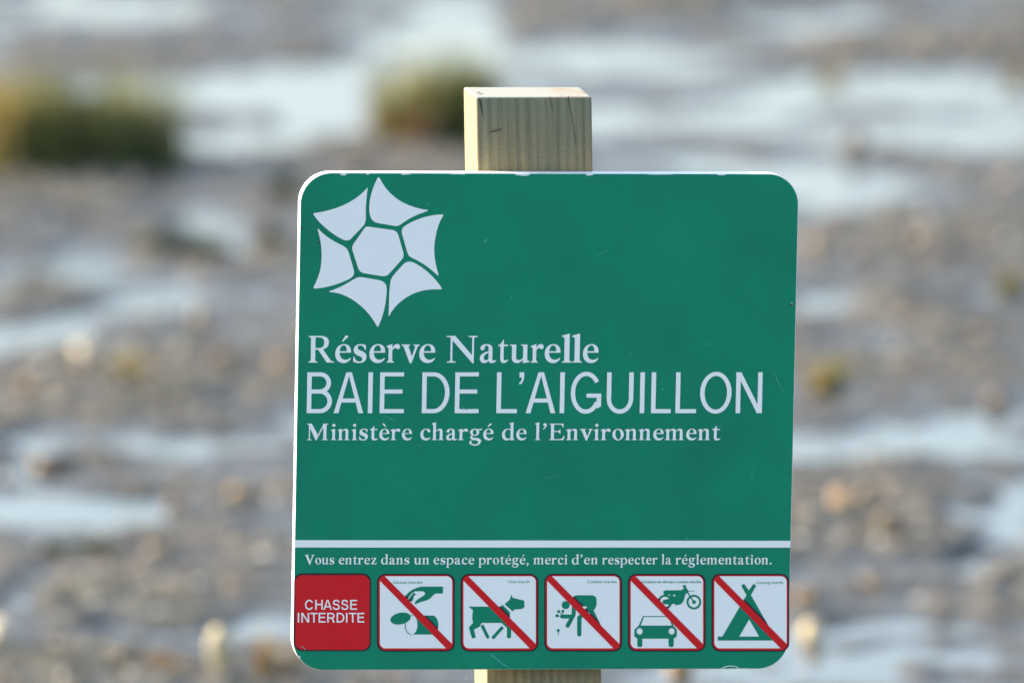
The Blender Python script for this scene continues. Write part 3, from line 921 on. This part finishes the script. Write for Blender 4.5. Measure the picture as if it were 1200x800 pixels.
SER = {
 'a': (455, [('+', parse("M 345 330 C 345 430 290 472 205 472 C 120 472 48 430 48 365 C 48 335 70 312 100 312 C 140 312 148 345 152 375 C 156 415 170 436 195 436 C 235 436 250 410 250 340 L 250 90 L 345 90 Z") + parse("M 255 290 C 120 258 38 205 38 105 C 38 30 90 -12 150 -12 C 200 -12 235 20 258 62 L 258 105 C 235 72 212 57 188 57 C 157 57 136 80 136 122 C 136 188 190 228 255 250 Z") + parse("M 250 330 L 345 330 L 345 95 C 345 62 356 50 380 50 C 395 50 410 55 428 66 L 440 45 C 410 5 372 -12 332 -12 C 280 -12 252 15 250 62 Z"))]),
 'c': (430, [('+', parse("M 405 95 C 368 22 310 -12 235 -12 C 115 -12 35 80 35 220 C 35 370 130 472 255 472 C 335 472 395 435 395 378 C 395 343 370 318 340 318 C 305 318 290 345 285 380 C 280 420 265 438 240 438 C 180 438 142 360 142 255 C 142 140 195 74 275 74 C 322 74 358 92 384 118 Z"))]),
 'd': (510, [('+', rect(345, 60, 445, 690) + flag(345, 445, 722) + parse("M 360 440 C 330 462 295 472 255 472 C 125 472 35 370 35 220 C 35 80 105 -12 210 -12 C 270 -12 320 20 352 72 L 352 112 C 325 78 295 62 262 62 C 190 62 142 135 142 250 C 142 365 190 438 250 438 C 300 438 345 400 352 330 Z") + parse("M 345 100 L 445 100 C 445 52 460 42 495 38 L 495 12 L 350 -14 L 345 -14 Z"))]),
 'e': (440, [('+', parse(E_OUT)), ('-', parse(E_CUT))]),
 'g': (480, [('+', ell(212, 322, 168, 150)), ('-', ell(212, 322, 70, 112)), ('+', parse("M 300 450 C 340 415 390 410 440 412 C 470 415 480 440 478 470 C 440 470 400 462 340 452 Z")),
             ('+', stroke(smooth([(150, 200), (95, 150), (92, 95), (150, 62), (260, 48), (350, 28), (405, -20), (415, -80)]), [52] * 0 or np.interp(np.linspace(0, 1, 57), [0, .2, .4, .7, 1], [34, 60, 84, 96, 84]).tolist())),
             ('+', ell(225, -105, 205, 122)), ('-', ell(222, -92, 125, 84)),
             ('-', parse("M 100 -20 C 160 10 260 0 330 -50 L 320 -60 C 250 -10 170 -12 110 -50 Z")), ('+', stroke(smooth([(95, 95), (150, 55), (260, 42), (350, 20), (400, -30)]), 88)) , ('-', ell(224, -100, 122, 70))]),
 'h': (490, [('+', rect(60, 20, 160, 690) + flag(60, 160, 722) + parse(ARCH(0)) + foot(60, 160) + foot(300, 400))]),
 'i': (265, [('+', rect(82, 20, 182, 440) + flag(82, 182, 456) + foot(82, 182) + ell(132, 612, 62, 62))]),
 'l': (265, [('+', rect(82, 20, 182, 690) + flag(82, 182, 722) + foot(82, 182))]),
 'm': (735, [('+', rect(60, 20, 160, 440) + flag(60, 160, 456) + parse(ARCH(0)) + parse(ARCH(245)) + foot(60, 160) + foot(300, 400) + foot(545, 645))]),
 'n': (490, [('+', rect(60, 20, 160, 440) + flag(60, 160, 456) + parse(ARCH(0)) + foot(60, 160) + foot(300, 400))]),
 'o': (470, [('+', ell(240, 230, 206, 242)), ('-', ell(240, 230, 96, 208, 7))]),
 'p': (515, [('+', rect(60, -215, 160, 440) + flag(60, 160, 456) + foot(60, 160, 42, -240) + parse("M 150 372 C 185 435 235 472 300 472 C 415 472 490 380 490 240 C 490 90 400 -12 265 -12 C 220 -12 180 0 150 20 L 150 75 C 185 42 215 24 255 24 C 335 24 382 110 382 220 C 382 335 340 398 270 398 C 225 398 185 370 150 325 Z"))]),
 'r': (385, [('+', rect(60, 20, 160, 440) + flag(60, 160, 456) + foot(60, 160, 46) + parse("M 150 340 C 180 425 225 474 288 474 C 338 474 364 442 364 402 C 364 365 338 342 306 342 C 272 342 262 372 238 372 C 205 372 172 335 155 285 Z"))]),
 's': (395, [('+', parse("M 38 155 L 62 155 C 80 72 125 25 188 25 C 234 25 258 50 258 85 C 258 125 228 145 168 170 C 92 202 42 242 42 322 C 42 415 118 472 212 472 C 258 472 300 460 338 445 L 338 320 L 314 320 C 300 392 258 437 205 437 C 165 437 140 415 140 380 C 140 345 166 325 228 300 C 308 268 360 230 360 145 C 360 45 278 -12 180 -12 C 130 -12 82 0 38 22 Z"))]),
 't': (335, [('+', parse("M 190 585 L 165 585 C 150 525 105 470 22 445 L 22 418 L 90 418 L 90 110 C 90 20 130 -12 190 -12 C 250 -12 298 15 328 62 L 310 82 C 292 64 272 56 248 56 C 206 56 190 78 190 128 L 190 418 L 312 418 L 312 460 L 190 460 Z"))]),
 'u': (505, [('+', parse("M 10 462 L 160 462 L 160 140 C 160 85 180 64 222 64 C 262 64 298 88 325 128 L 325 90 C 292 28 242 -12 180 -12 C 100 -12 60 40 60 125 L 60 400 C 60 425 40 432 10 435 Z") + parse("M 272 462 L 420 462 L 420 85 C 420 52 440 43 474 38 L 474 12 L 326 -14 L 320 -14 L 320 400 C 320 425 300 432 272 435 Z"))]),
 'v': (470, [('+', parse("M 5 462 L 222 462 L 222 434 C 190 431 180 424 186 402 L 274 158 L 352 398 C 362 422 350 431 312 434 L 312 462 L 470 462 L 470 434 C 440 430 424 415 414 390 L 266 -16 L 220 -16 L 64 385 C 50 420 38 431 5 434 Z"))]),
 'z': (430, [('+', parse("M 38 0 L 378 0 L 394 142 L 364 142 C 350 72 325 42 260 42 L 168 42 L 388 440 L 388 462 L 58 462 L 48 335 L 75 335 C 90 395 115 418 170 418 L 248 418 L 38 24 Z"))]),
 'R': (690, [('+', rect(95, 20, 208, 660) + foot(95, 208, 58) + foot(95, 208, 58, 680, -1) + parse("M 150 680 L 330 680 C 470 680 545 620 545 512 C 545 400 455 335 330 330 L 150 330 Z")), ('-', parse("M 208 642 L 295 642 C 390 642 428 592 428 508 C 428 420 380 370 290 370 L 208 370 Z")), ('+', parse("M 262 350 L 392 350 L 580 78 C 604 44 630 32 680 28 L 680 0 L 498 0 Z"))]),
 'N': (790, [('+', rect(120, 30, 165, 655) + foot(120, 165, 80) + parse("M 28 680 L 225 680 L 225 652 L 28 652 Z") + parse("M 95 680 L 225 680 L 660 135 L 660 -18 L 630 -18 L 120 620 L 95 655 Z") + rect(615, 60, 660, 655) + foot(615, 660, 82, 680, -1))]),
 'M': (900, [('+', rect(120, 20, 162, 660) + foot(120, 162, 70) + parse("M 45 680 L 225 680 L 450 230 L 655 680 L 830 680 L 830 654 L 770 640 L 640 640 L 435 180 L 395 0 L 375 0 L 110 600 L 100 652 L 45 654 Z") + rect(655, 20, 772, 660) + foot(655, 772, 58) + parse("M 225 680 L 395 30 L 445 160 L 665 680 L 665 560 L 432 40 L 405 -10 L 375 -10 L 130 560 L 130 680 Z")), ('-', rect(0, 681, 900, 900))]),
 'E': (630, [('+', rect(95, 20, 208, 660) + foot(95, 208, 58) + foot(95, 208, 58, 680, -1) + parse("M 150 680 L 545 680 L 552 525 L 524 525 C 510 605 475 640 395 640 L 150 640 Z") + parse("M 150 0 L 560 0 L 590 175 L 560 175 C 530 85 490 40 395 40 L 150 40 Z") + parse("M 200 376 L 330 376 C 385 376 402 402 410 452 L 436 452 L 436 258 L 410 258 C 402 310 385 336 330 336 L 200 336 Z"))]),
 'V': (700, [('+', parse("M 5 680 L 285 680 L 285 652 C 235 648 222 636 232 600 L 388 200 L 520 590 C 534 635 520 648 460 652 L 460 680 L 690 680 L 690 652 C 640 646 618 625 600 580 L 388 -16 L 335 -16 L 82 600 C 65 638 48 648 5 652 Z"))]),
 '.': (240, [('+', ell(115, 48, 62, 62))]),
 ',': (240, [('+', ell(115, 48, 62, 62) + parse("M 175 60 C 190 -40 130 -120 50 -150 L 42 -128 C 95 -95 115 -50 100 0 Z"))]),
 "'": (230, [('+', ell(115, 640, 62, 62) + parse("M 175 655 C 190 555 130 475 50 445 L 42 467 C 95 500 115 545 100 595 Z"))]),
}
SER['\u00e9'] = (440, SER['e'][1] + [('+', acute(205, 535))])
SER['\u00e8'] = (440, SER['e'][1] + [('+', grave(275, 535))])

def xspan(ops):
    xs = [p[0] for op, cs in ops if op == '+' for c in cs for p in c]
    return min(xs), max(xs)

def serif_text(sheet, text, x0, x1, base, cap, gap=0.0):
    """set one word between two marks of the drawing, cap height in drawing units"""
    pen = 0; place = []
    for ch in text:
        adv, ops = SER[ch]
        place.append((pen, ops)); pen += adv + gap
    lo = place[0][0] + xspan(place[0][1])[0]; hi = place[-1][0] + xspan(place[-1][1])[1]
    A = np.array(art(x0, base)); B = np.array(art(x1, base)); U = np.array(art((x0 + x1) / 2, base - cap)) - np.array(art((x0 + x1) / 2, base))
    ux = (B - A) / (hi - lo); uy = np.array([-ux[1], ux[0]]) / np.linalg.norm(ux) * np.linalg.norm(U) / 680
    for off, ops in place:
        sheet.add(ops, lambda x, y, off=off: tuple(A + ux * (x + off - lo) + uy * y))

t1 = Sheet()
for ch, a, b_ in (('R', 361.2, 391.2), ('\u00e9', 392.5, 411), ('s', 413.8, 429.3), ('e', 432.5, 451), ('r', 452.7, 468.3), ('v', 470.2, 491.3), ('e', 491, 509.7),
                  ('N', 522.8, 559.2), ('a', 562, 581.3), ('t', 583.3, 595.3), ('u', 597, 620.3), ('r', 621.7, 636.6), ('e', 638, 656.4), ('l', 657.8, 669.5), ('l', 669.8, 681.6), ('e', 682.7, 701)):
    serif_text(t1, ch, a, b_, 424.6, 31.2)
t1.build('title_lettering', LAYER * 4, M['white_ink'], panel)
t3 = Sheet()
for w, a, b_ in (('Minist\u00e8re', 359.3, 482.5), ('charg\u00e9', 492.3, 578), ('de', 588, 616.8), ("l'Environnement", 626.5, 844)):
    serif_text(t3, w, a, b_, 515.3, 19.2, 8)
t3.build('ministry_lettering', LAYER * 4, M['white_ink'], panel)
t4 = Sheet()
for w, a, b_ in (('Vous', 356.8, 391.5), ('entrez', 396.8, 441), ('dans', 446.3, 479.6), ('un', 484.8, 502.7), ('espace', 507.8, 555.5), ('prot\u00e9g\u00e9,', 560.5, 619.3),
                 ('merci', 624.8, 664.6), ("d'en", 669.8, 700.2), ('respecter', 705.3, 770.2), ('la', 775, 786.7), ('r\u00e9glementation.', 791.3, 904)):
    serif_text(t4, w, a, b_, 660.7, 11.2, 10)
t4.build('notice_lettering', LAYER * 4, M['white_ink'], panel)

# ---- sans capitals drawn inside a box W x H with stroke w
def sans(ch, W, H, w, wh):
    h2 = wh / 2; w2 = w / 2
    ring = lambda x0, x1: [('+', ell((x0 + x1) / 2, H / 2, (x1 - x0) / 2, H / 2 + wh * .12, 0, 48)), ('-', ell((x0 + x1) / 2, H / 2, (x1 - x0) / 2 - w, H / 2 + wh * .12 - wh, 0, 48))]
    def bowl(x1, y0, y1, xs):
        rx, ry = x1 - w2 - xs, (y1 - y0 - wh) / 2
        return stroke([(w * .5, y1 - h2), (xs, y1 - h2)] + arc(xs, (y0 + y1) / 2, rx, ry, 90, -90, 24)[1:-1] + [(xs, y0 + h2), (w * .5, y0 + h2)], np.array([wh, wh] + [wh + (w - wh) * abs(math.cos(R(90 - 180 * k / 24))) for k in range(1, 24)] + [wh, wh]))
    st = rect(0, 0, w, H)
    if ch == 'I': return [('+', st)]
    if ch == 'L': return [('+', st + rect(0, 0, W, wh))]
    if ch == 'E': return [('+', st + rect(0, 0, W, wh) + rect(0, H - wh, W * .985, H) + rect(0, H * .53 - h2, W * .93, H * .53 + h2))]
    if ch == 'T': return [('+', rect(W / 2 - w2, 0, W / 2 + w2, H) + rect(0, H - wh, W, H))]
    if ch == 'H': return [('+', st + rect(W - w, 0, W, H) + rect(0, H * .53 - h2, W, H * .53 + h2))]
    if ch == 'N': return [('+', st + rect(W - w, 0, W, H) + [[(0, H), (w * 1.12, H), (W, 0), (W - w * 1.12, 0)]])]
    if ch == 'A':
        s = w * 1.06
        xl = lambda y: (W / 2 - s * .55) * y / H
        return [('+', [[(0, 0), (s, 0), (W / 2, H - wh * .9), (W / 2 + s * .58, H), (W / 2 - s * .58, H)]] + [[(W, 0), (W - s, 0), (W / 2, H - wh * .9), (W / 2 - s * .58, H), (W / 2 + s * .58, H)]]
                 + rect(xl(H * .3) + s * .4, H * .31 - h2, W - xl(H * .3) - s * .4, H * .31 + h2))]
    if ch == 'O': return ring(0, W)
    if ch == 'U':
        rx = W / 2 - w2
        return [('+', st[:0] + rect(0, H * .36, w, H) + rect(W - w, H * .36, W, H) + stroke([(w2, H * .42), (w2, H * .36)] + arc(W / 2, H * .36, rx, H * .36 - h2 + wh * .1, 180, 360, 28)[1:-1] + [(W - w2, H * .36), (W - w2, H * .42)], w * .96))]
    if ch == 'D': return [('+', st + bowl(W, 0, H, W * .42))]
    if ch == 'B': return [('+', st + bowl(W * .95, H * .53 - h2, H, W * .52) + bowl(W, 0, H * .53 + h2, W * .52))]
    if ch == 'R': return [('+', st + bowl(W * .96, H * .47 - h2, H, W * .55) + [[(W * .5, H * .5), (W * .5 + w * 1.2, H * .5), (W, 0), (W - w * 1.15, 0)]])]
    if ch == 'C': return [('+', stroke(arc(W / 2 + w * .02, H / 2, W / 2 - w2, H / 2 - h2 + wh * .12, 32, 328, 44), np.full(45, (w + wh) / 2)))]
    if ch == 'G':
        return [('+', stroke(arc(W / 2, H / 2, W / 2 - w2, H / 2 - h2 + wh * .12, 34, 330, 44), np.full(45, (w + wh) / 2)) + rect(W * .52, H * .48 - wh, W, H * .48) + rect(W - w, H * .17, W, H * .48)
                 + [[(W - w, H * .17), (W, H * .17), (W * .9, H * .12), (W * .80, H * .14), (W * .80, H * .2)]])]
    if ch == 'S':
        pts = smooth([(.94 * W - w2 * .6, .74 * H), (.84 * W - w2, .885 * H), (.5 * W, H - h2 + wh * .1), (.17 * W + w2 * .6, .88 * H), (.06 * W + w2, .73 * H), (.2 * W, .595 * H), (.5 * W, .525 * H), (.80 * W, .435 * H), (.97 * W - w2, .265 * H), (.84 * W - w2 * .6, .10 * H), (.5 * W, h2 - wh * .1), (.15 * W + w2 * .6, .11 * H), (.03 * W + w2, .29 * H)], 6)
        return [('+', stroke(pts, (w + wh) / 2))]
    if ch == "'":
        return [('+', parse(f"M 0 {H} L {W} {H} L {W} {H-w*1.0} C {W} {H*.80} {W*.6} {H*.72} 0 {H*.70} L 0 {H*.755} C {W*.45} {H*.775} {W*.5} {H*.83} {W*.5} {H-w*1.1} L 0 {H-w*1.1} Z"))]

t2 = Sheet()
for ch, a, b_ in (('B', 359.2, 388.6), ('A', 390.8, 425.4), ('I', 430.8, 436.4), ('E', 444.6, 473), ('D', 494, 526.2), ('E', 532.6, 560.6), ('L', 581.4, 605.5), ("'", 607.8, 613.3),
                  ('A', 615.8, 650.6), ('I', 655.6, 661.4), ('G', 668.2, 704), ('U', 710.4, 741.6), ('I', 749.4, 755.2), ('L', 762.6, 785.8), ('L', 791.2, 815.4), ('O', 819.8, 856.6), ('N', 861.8, 892.6)):
    A = np.array(art(a, 483.8)); B = np.array(art(b_, 483.8)); U = np.array(art(a, 436.0)); 
    wl, hl = np.linalg.norm(B - A), abs(U[1] - A[1])
    ux = (B - A) / wl; uy = np.array([-ux[1], ux[0]])
    t2.add([(op, [[(p[0] * 1000, p[1] * 1000) for p in c] for c in cs]) for op, cs in sans(ch, wl, hl, 0.00455, 0.0041)], lambda x, y: tuple(A + ux * x / 1000 + uy * y / 1000))
t2.build('place_lettering', LAYER * 4, M['white_ink'], panel)

# ---- dividing line across the face
bar = Sheet()
bl0, br0 = art(345.4, 632.4), art(926.0, 633.2)
bl1, br1 = art(345.2, 641.0), art(925.8, 641.2)
bar.add([('+', [[bl1, br1, br0, bl0]])], ident)
bar.build('dividing_line', LAYER * 4, M['white_ink'], panel)

# ---- pictogram panels
def frame_outline(tf, x0, y0, x1, y1, r):
    return [[tf(*p) for p in rrect(x0, y0, x1, y1, r)[0]]]

def pictogram(name, label, ox, oy, sym_ops, caption=None, over=None, bold=False):
    tf = lambda x, y: art(ox + x / 8.0, oy + y / 8.0)
    t0 = Sheet(); t0.add([('+', rrect(38, 38, 766, 766, 78))], tf)
    root = t0.build(name, LAYER * 4, M['dark_ink'], sign, PANEL)
    root['label'] = label
    s = Sheet(); s.add([('+', rrect(50, 51, 753, 753, 70)), ], tf); s.build('red_border', LAYER * 5, M['red'], root)
    s = Sheet(); s.add([('+', rrect(64, 61, 741, 735, 52))], tf); s.build('white_field', LAYER * 6, M['white_ink'], root)
    slash = [[(60, 98), (62, 78), (84, 58), (108, 60), (738, 692), (740, 728), (715, 742), (688, 738)]]
    field = rrect(64, 61, 741, 735, 52)
    s = Sheet(); s.add(sym_ops + [('&', field), ('-', slash)], tf); s.build('symbol', LAYER * 7, M['symbol'], root)
    s = Sheet(); s.add([('+', slash)], tf); s.build('red_slash', LAYER * 8, M['red'], root)
    sh = [[(x + 11, y - 9) for x, y in slash[0]]]
    s = Sheet(); s.add(sym_ops + [('&', sh), ('-', slash), ('&', field)], tf)
    if s.f:
        s.build('overprint', LAYER * 9, M['dark_ink'], root)
    if caption:
        txt, a, b_, yb, ch = caption
        cu = bpy.data.curves.new('caption', 'FONT'); cu.body = txt; cu.size = 1.0
        if bold: cu.offset = 0.012
        tmp = bpy.data.objects.new('caption', cu); C.objects.link(tmp)
        dg = bpy.context.evaluated_depsgraph_get()
        me = bpy.data.meshes.new_from_object(tmp.evaluated_get(dg))
        C.objects.unlink(tmp); bpy.data.objects.remove(tmp)
        xs = [v.co.x for v in me.vertices]; x0, x1 = min(xs), max(xs); hh = 0.70
        A = np.array(tf(a, yb)); B = np.array(tf(b_, yb)); hl = np.linalg.norm(np.array(tf(a, yb - ch)) - A)
        ux = (B - A) / (x1 - x0); uy = np.array([-ux[1], ux[0]]) / np.linalg.norm(ux) * hl / hh
        for v in me.vertices:
            p = A + ux * (v.co.x - x0) + uy * v.co.y
            v.co = (p[0], p[1], LAYER * 7)
        me.materials.clear()
        link('caption', me, M['symbol'], root)
    return root

# hunting
tf0 = lambda x, y: art(339 + x / 8.0, 667 + y / 8.0)
s = Sheet(); s.add([('+', rrect(44, 34, 764, 762, 78))], tf0)
hunt = s.build('pictogram', LAYER * 4, M['dark_ink'], sign, PANEL)
hunt['label'] = 'solid red square reading CHASSE INTERDITE'
s = Sheet(); s.add([('+', rrect(55, 50, 752, 750, 70))], tf0); s.build('red_field', LAYER * 5, M['red'], hunt)
s = Sheet()
for word, a, b_, base, cap in (('CHASSE', 145, 634, 374, 92), ('INTERDITE', 78, 702, 494, 91)):
    wd = {'C': 76, 'H': 66, 'A': 76, 'S': 66, 'E': 60, 'I': 17, 'N': 68, 'T': 66, 'R': 68, 'D': 68}
    gap = 15
    gaps = [5 if (p + q) in ('HA', 'AS') else (9 if 'T' in (p + q) or (p + q) == 'SS' else gap) for p, q in zip(word, word[1:])]
    tot = sum(wd[c] for c in word) + sum(gaps)
    k = (b_ - a) / tot
    x = a
    for i, ch in enumerate(word):
        W_ = wd[ch] * k
        s.add(sans(ch, W_, cap, 13.5, 12.5), lambda px, py, x=x: tf0(x + px, base - py))
        x += W_ + (gaps[i] * k if i < len(gaps) else 0)
s.build('hunting_lettering', LAYER * 6, M['white_ink'], hunt)

pictogram('pictogram', 'white square with a hand dropping litter by a bin, crossed by a red slash', 437, 667,
    [('+', parse("M 655 157 L 655 221 L 585 223 C 560 235 550 260 525 275 C 490 295 430 300 396 326 C 388 312 394 298 408 285 C 430 265 470 250 484 232 C 492 214 480 203 460 201 L 398 201 C 368 213 348 235 328 266 L 318 282 L 290 262 C 315 225 350 190 400 172 C 430 160 460 157 480 157 Z") + parse("M 383 214 L 402 226 L 380 252 L 374 284 L 352 300 L 345 291 L 322 290 L 350 250 Z") + ell(257, 456, 97, 54, -12)),
     ('+', parse("M 388 428 L 572 428 C 605 455 612 490 612 515 C 612 560 595 590 560 606 L 360 606 Z")), ('+', ell(357, 516, 60, 91)), ('-', ell(359, 516, 54, 86)), ('-', parse("M 352 431 L 385 425 C 405 445 416 480 416 515 C 416 560 400 590 372 606 L 350 600 Z")), ('+', ell(257, 456, 97, 54, -12) + stroke(arc(357, 516, 58, 89, 90, 290, 30), 5))],
    ('D\u00e9chets interdits', 190, 462, 131, 26))
pictogram('pictogram', 'white square with a walking dog, crossed by a red slash', 535, 667,
    [('+', parse("M 110 344 L 405 345 L 430 328 L 498 396 L 496 510 L 511 550 L 509 632 C 505 644 477 644 471 634 L 471 545 L 420 497 L 235 497 L 215 532 L 162 560 L 177 628 C 174 644 150 646 140 634 L 114 540 L 153 495 C 140 450 146 410 154 380 Z") + parse("M 512 233 L 526 262 L 632 288 L 636 335 C 632 365 605 369 580 369 L 545 371 L 522 389 L 449 322 L 495 282 Z")
      + stroke([(236, 518), (290, 628)], 30) + ell(291, 629, 15, 15) + stroke([(432, 535), (344, 632)], 30) + ell(344, 633, 15, 15))],
    ('Chien interdit', 478, 684, 124, 26))
pictogram('pictogram', 'white square with a stooping figure picking flowers, crossed by a red slash', 633, 667,
    [('+', rrect(300, 238, 527, 342, 42) + parse("M 430 250 L 522 270 C 534 310 528 350 500 378 L 578 545 L 545 545 L 452 392 L 436 352 Z") + polyline([(470, 345), (365, 450), (365, 604)], 40) + polyline([(316, 285), (312, 420), (255, 524)], 38)
      + stroke([(205, 437), (310, 437)], 38) + ell(204, 437, 19, 19) + ell(238, 330, 38, 38) + ell(172, 390, 15, 14) + ell(211, 387, 14, 14) + ell(157, 430, 16, 14) + stroke([(172, 390), (212, 432)], 7) + stroke([(211, 387), (206, 432)], 7) + stroke([(157, 430), (206, 436)], 7)
      + ell(168, 568, 14, 15) + stroke([(168, 570), (169, 612)], 6))],
    ('Cueillette interdite', 440, 716, 124, 26))
pictogram('pictogram', 'white square with a motorbike above a car, crossed by a red slash', 731, 667,
    [('+', parse("M 136 528 L 178 433 L 432 433 L 466 528 Z")), ('-', parse("M 156 522 L 187 441 L 424 441 L 448 522 Z")),
     ('+', parse("M 138 522 L 462 522 L 495 560 L 495 622 L 466 645 L 466 712 C 460 727 425 727 418 712 L 418 645 L 172 645 L 172 712 C 165 727 130 727 125 712 L 125 645 L 97 622 L 97 560 Z")), ('-', ell(147, 576, 28, 30) + ell(447, 576, 28, 30)),
     ('+', ell(655, 302, 69, 69) + ell(385, 300, 68, 68)), ('-', ell(655, 302, 50, 50) + ell(385, 300, 48, 48)),
     ('+', ell(657, 302, 18, 18) + stroke([(575, 180), (655, 302)], 12) + stroke([(560, 147), (600, 212)], 22) + stroke([(552, 148), (582, 148)], 10) + stroke([(608, 202), (664, 197)], 5)
      + parse("M 368 205 C 380 190 400 190 420 192 L 540 190 L 566 168 L 602 210 L 576 230 L 556 300 L 532 322 L 485 334 L 474 316 L 448 322 L 425 330 L 400 322 C 370 325 355 305 365 288 C 380 275 405 280 418 270 L 418 250 L 372 228 Z")), ('-', ell(472, 240, 10, 9) + ell(424, 236, 7, 7))],
    ('Circulation de v\u00e9hicules \u00e0 moteurs interdite', 166, 722, 124, 24), bold=True)
pictogram('pictogram', 'white square with a pointed tent, crossed by a red slash', 829, 667,
    [('+', [[(314, 146), (341, 131), (386, 192), (429, 131), (456, 147), (406, 236), (628, 625), (642, 662), (95, 662), (95, 625), (138, 625), (364, 238)]]), ('-', [[(390, 464), (482, 625), (296, 625)]])],
    ('Camping interdit', 455, 708, 132, 26))

# ---- scratches and scuffs on the film
for pts, w in (([(566, 283), (569, 281.5), (571.5, 280)], 1.5), ([(568, 284), (570, 283)], 1.0), ([(450, 486), (457, 490), (464, 494)], .8), ([(541, 476), (544, 478.5), (547, 479.5)], 1.6),
               ([(576, 764), (580, 770), (590, 778), (602, 784)], 1.0), ([(574, 765), (577, 769), (579, 766)], 1.8), ([(824, 405), (831, 403), (838, 401)], .5),
               ([(906, 435), (911, 446), (918, 462)], .7), ([(599, 348), (600, 350)], 1.3), ([(556.5, 383), (557, 385)], 1.2), ([(738, 414), (740, 415)], 1.0), ([(776, 455), (777, 456.5)], 1.4),
               ([(628, 414), (633, 418)], 1.0), ([(803, 630), (806, 631)], 1.2), ([(470, 505), (480, 508)], .6), ([(352, 756), (356, 758.5), (358, 761)], 1.0), ([(500, 237), (502, 240)], 1), ([(700, 300), (704, 297), (712, 293)], .45), ([(640, 560), (655, 556)], .45), ([(880, 560), (884, 548)], .4)):
    sc = Sheet()
    sc.add([('+', stroke([tuple(np.array(art(*p)) * 1000) for p in pts], [w * .2] + [w * .85] * (len(pts) - 2) + [w * .2] if len(pts) > 2 else [w * .85, w * .4]))], lambda x, y: (x / 1000, y / 1000))
    sc.build('scratch', LAYER * 10, M['scratch'], panel)
pe = Sheet()
pe.add([('+', stroke([tuple(np.array(art(*p)) * 1000) for p in smooth([(845, 783), (849, 780.6), (856, 779.6), (862, 780.4), (866, 783)])], .7))], lambda x, y: (x / 1000, y / 1000))
pe.build('peeled_edge', LAYER * 10, M['white_ink'], panel)
for px, py, r in ((353.6, 267, 1.1), (374, 284, 1.2), (927, 356.5, 1.3), (566, 622, .7)):
    gr = Sheet()
    gr.add([('+', [[tuple(np.array(art(px + r * math.cos(a) * (1.2 if k % 2 else .7), py + r * 1.2 * math.sin(a))) * 1000) for k, a in enumerate(np.linspace(0, 6.283, 9)[:-1])]])], lambda x, y: (x / 1000, y / 1000))
    gr.build('dirt_speck', LAYER * 10, M['grime'], panel)

# ---- a strand of cobweb hanging from the panel's lower edge to the post
def strand(a, b_, parent, r=0.0005):
    a, b_ = Vector(a), Vector(b_)
    bm = bmesh.new()
    bmesh.ops.create_cone(bm, segments=6, radius1=r, radius2=r * .7, depth=(b_ - a).length)
    q = (b_ - a).to_track_quat('Z', 'Y').to_matrix().to_4x4()
    bm.transform(Matrix.Translation((a + b_) / 2) @ q)
    me = bpy.data.meshes.new('cobweb_strand'); bm.to_mesh(me); bm.free()
    return link('cobweb_strand', me, M['thread'], parent)
a = art(543, 783.2); b_ = art(550.5, 800)
strand((a[0], a[1], -0.004), (b_[0], b_[1], -0.022), panel)
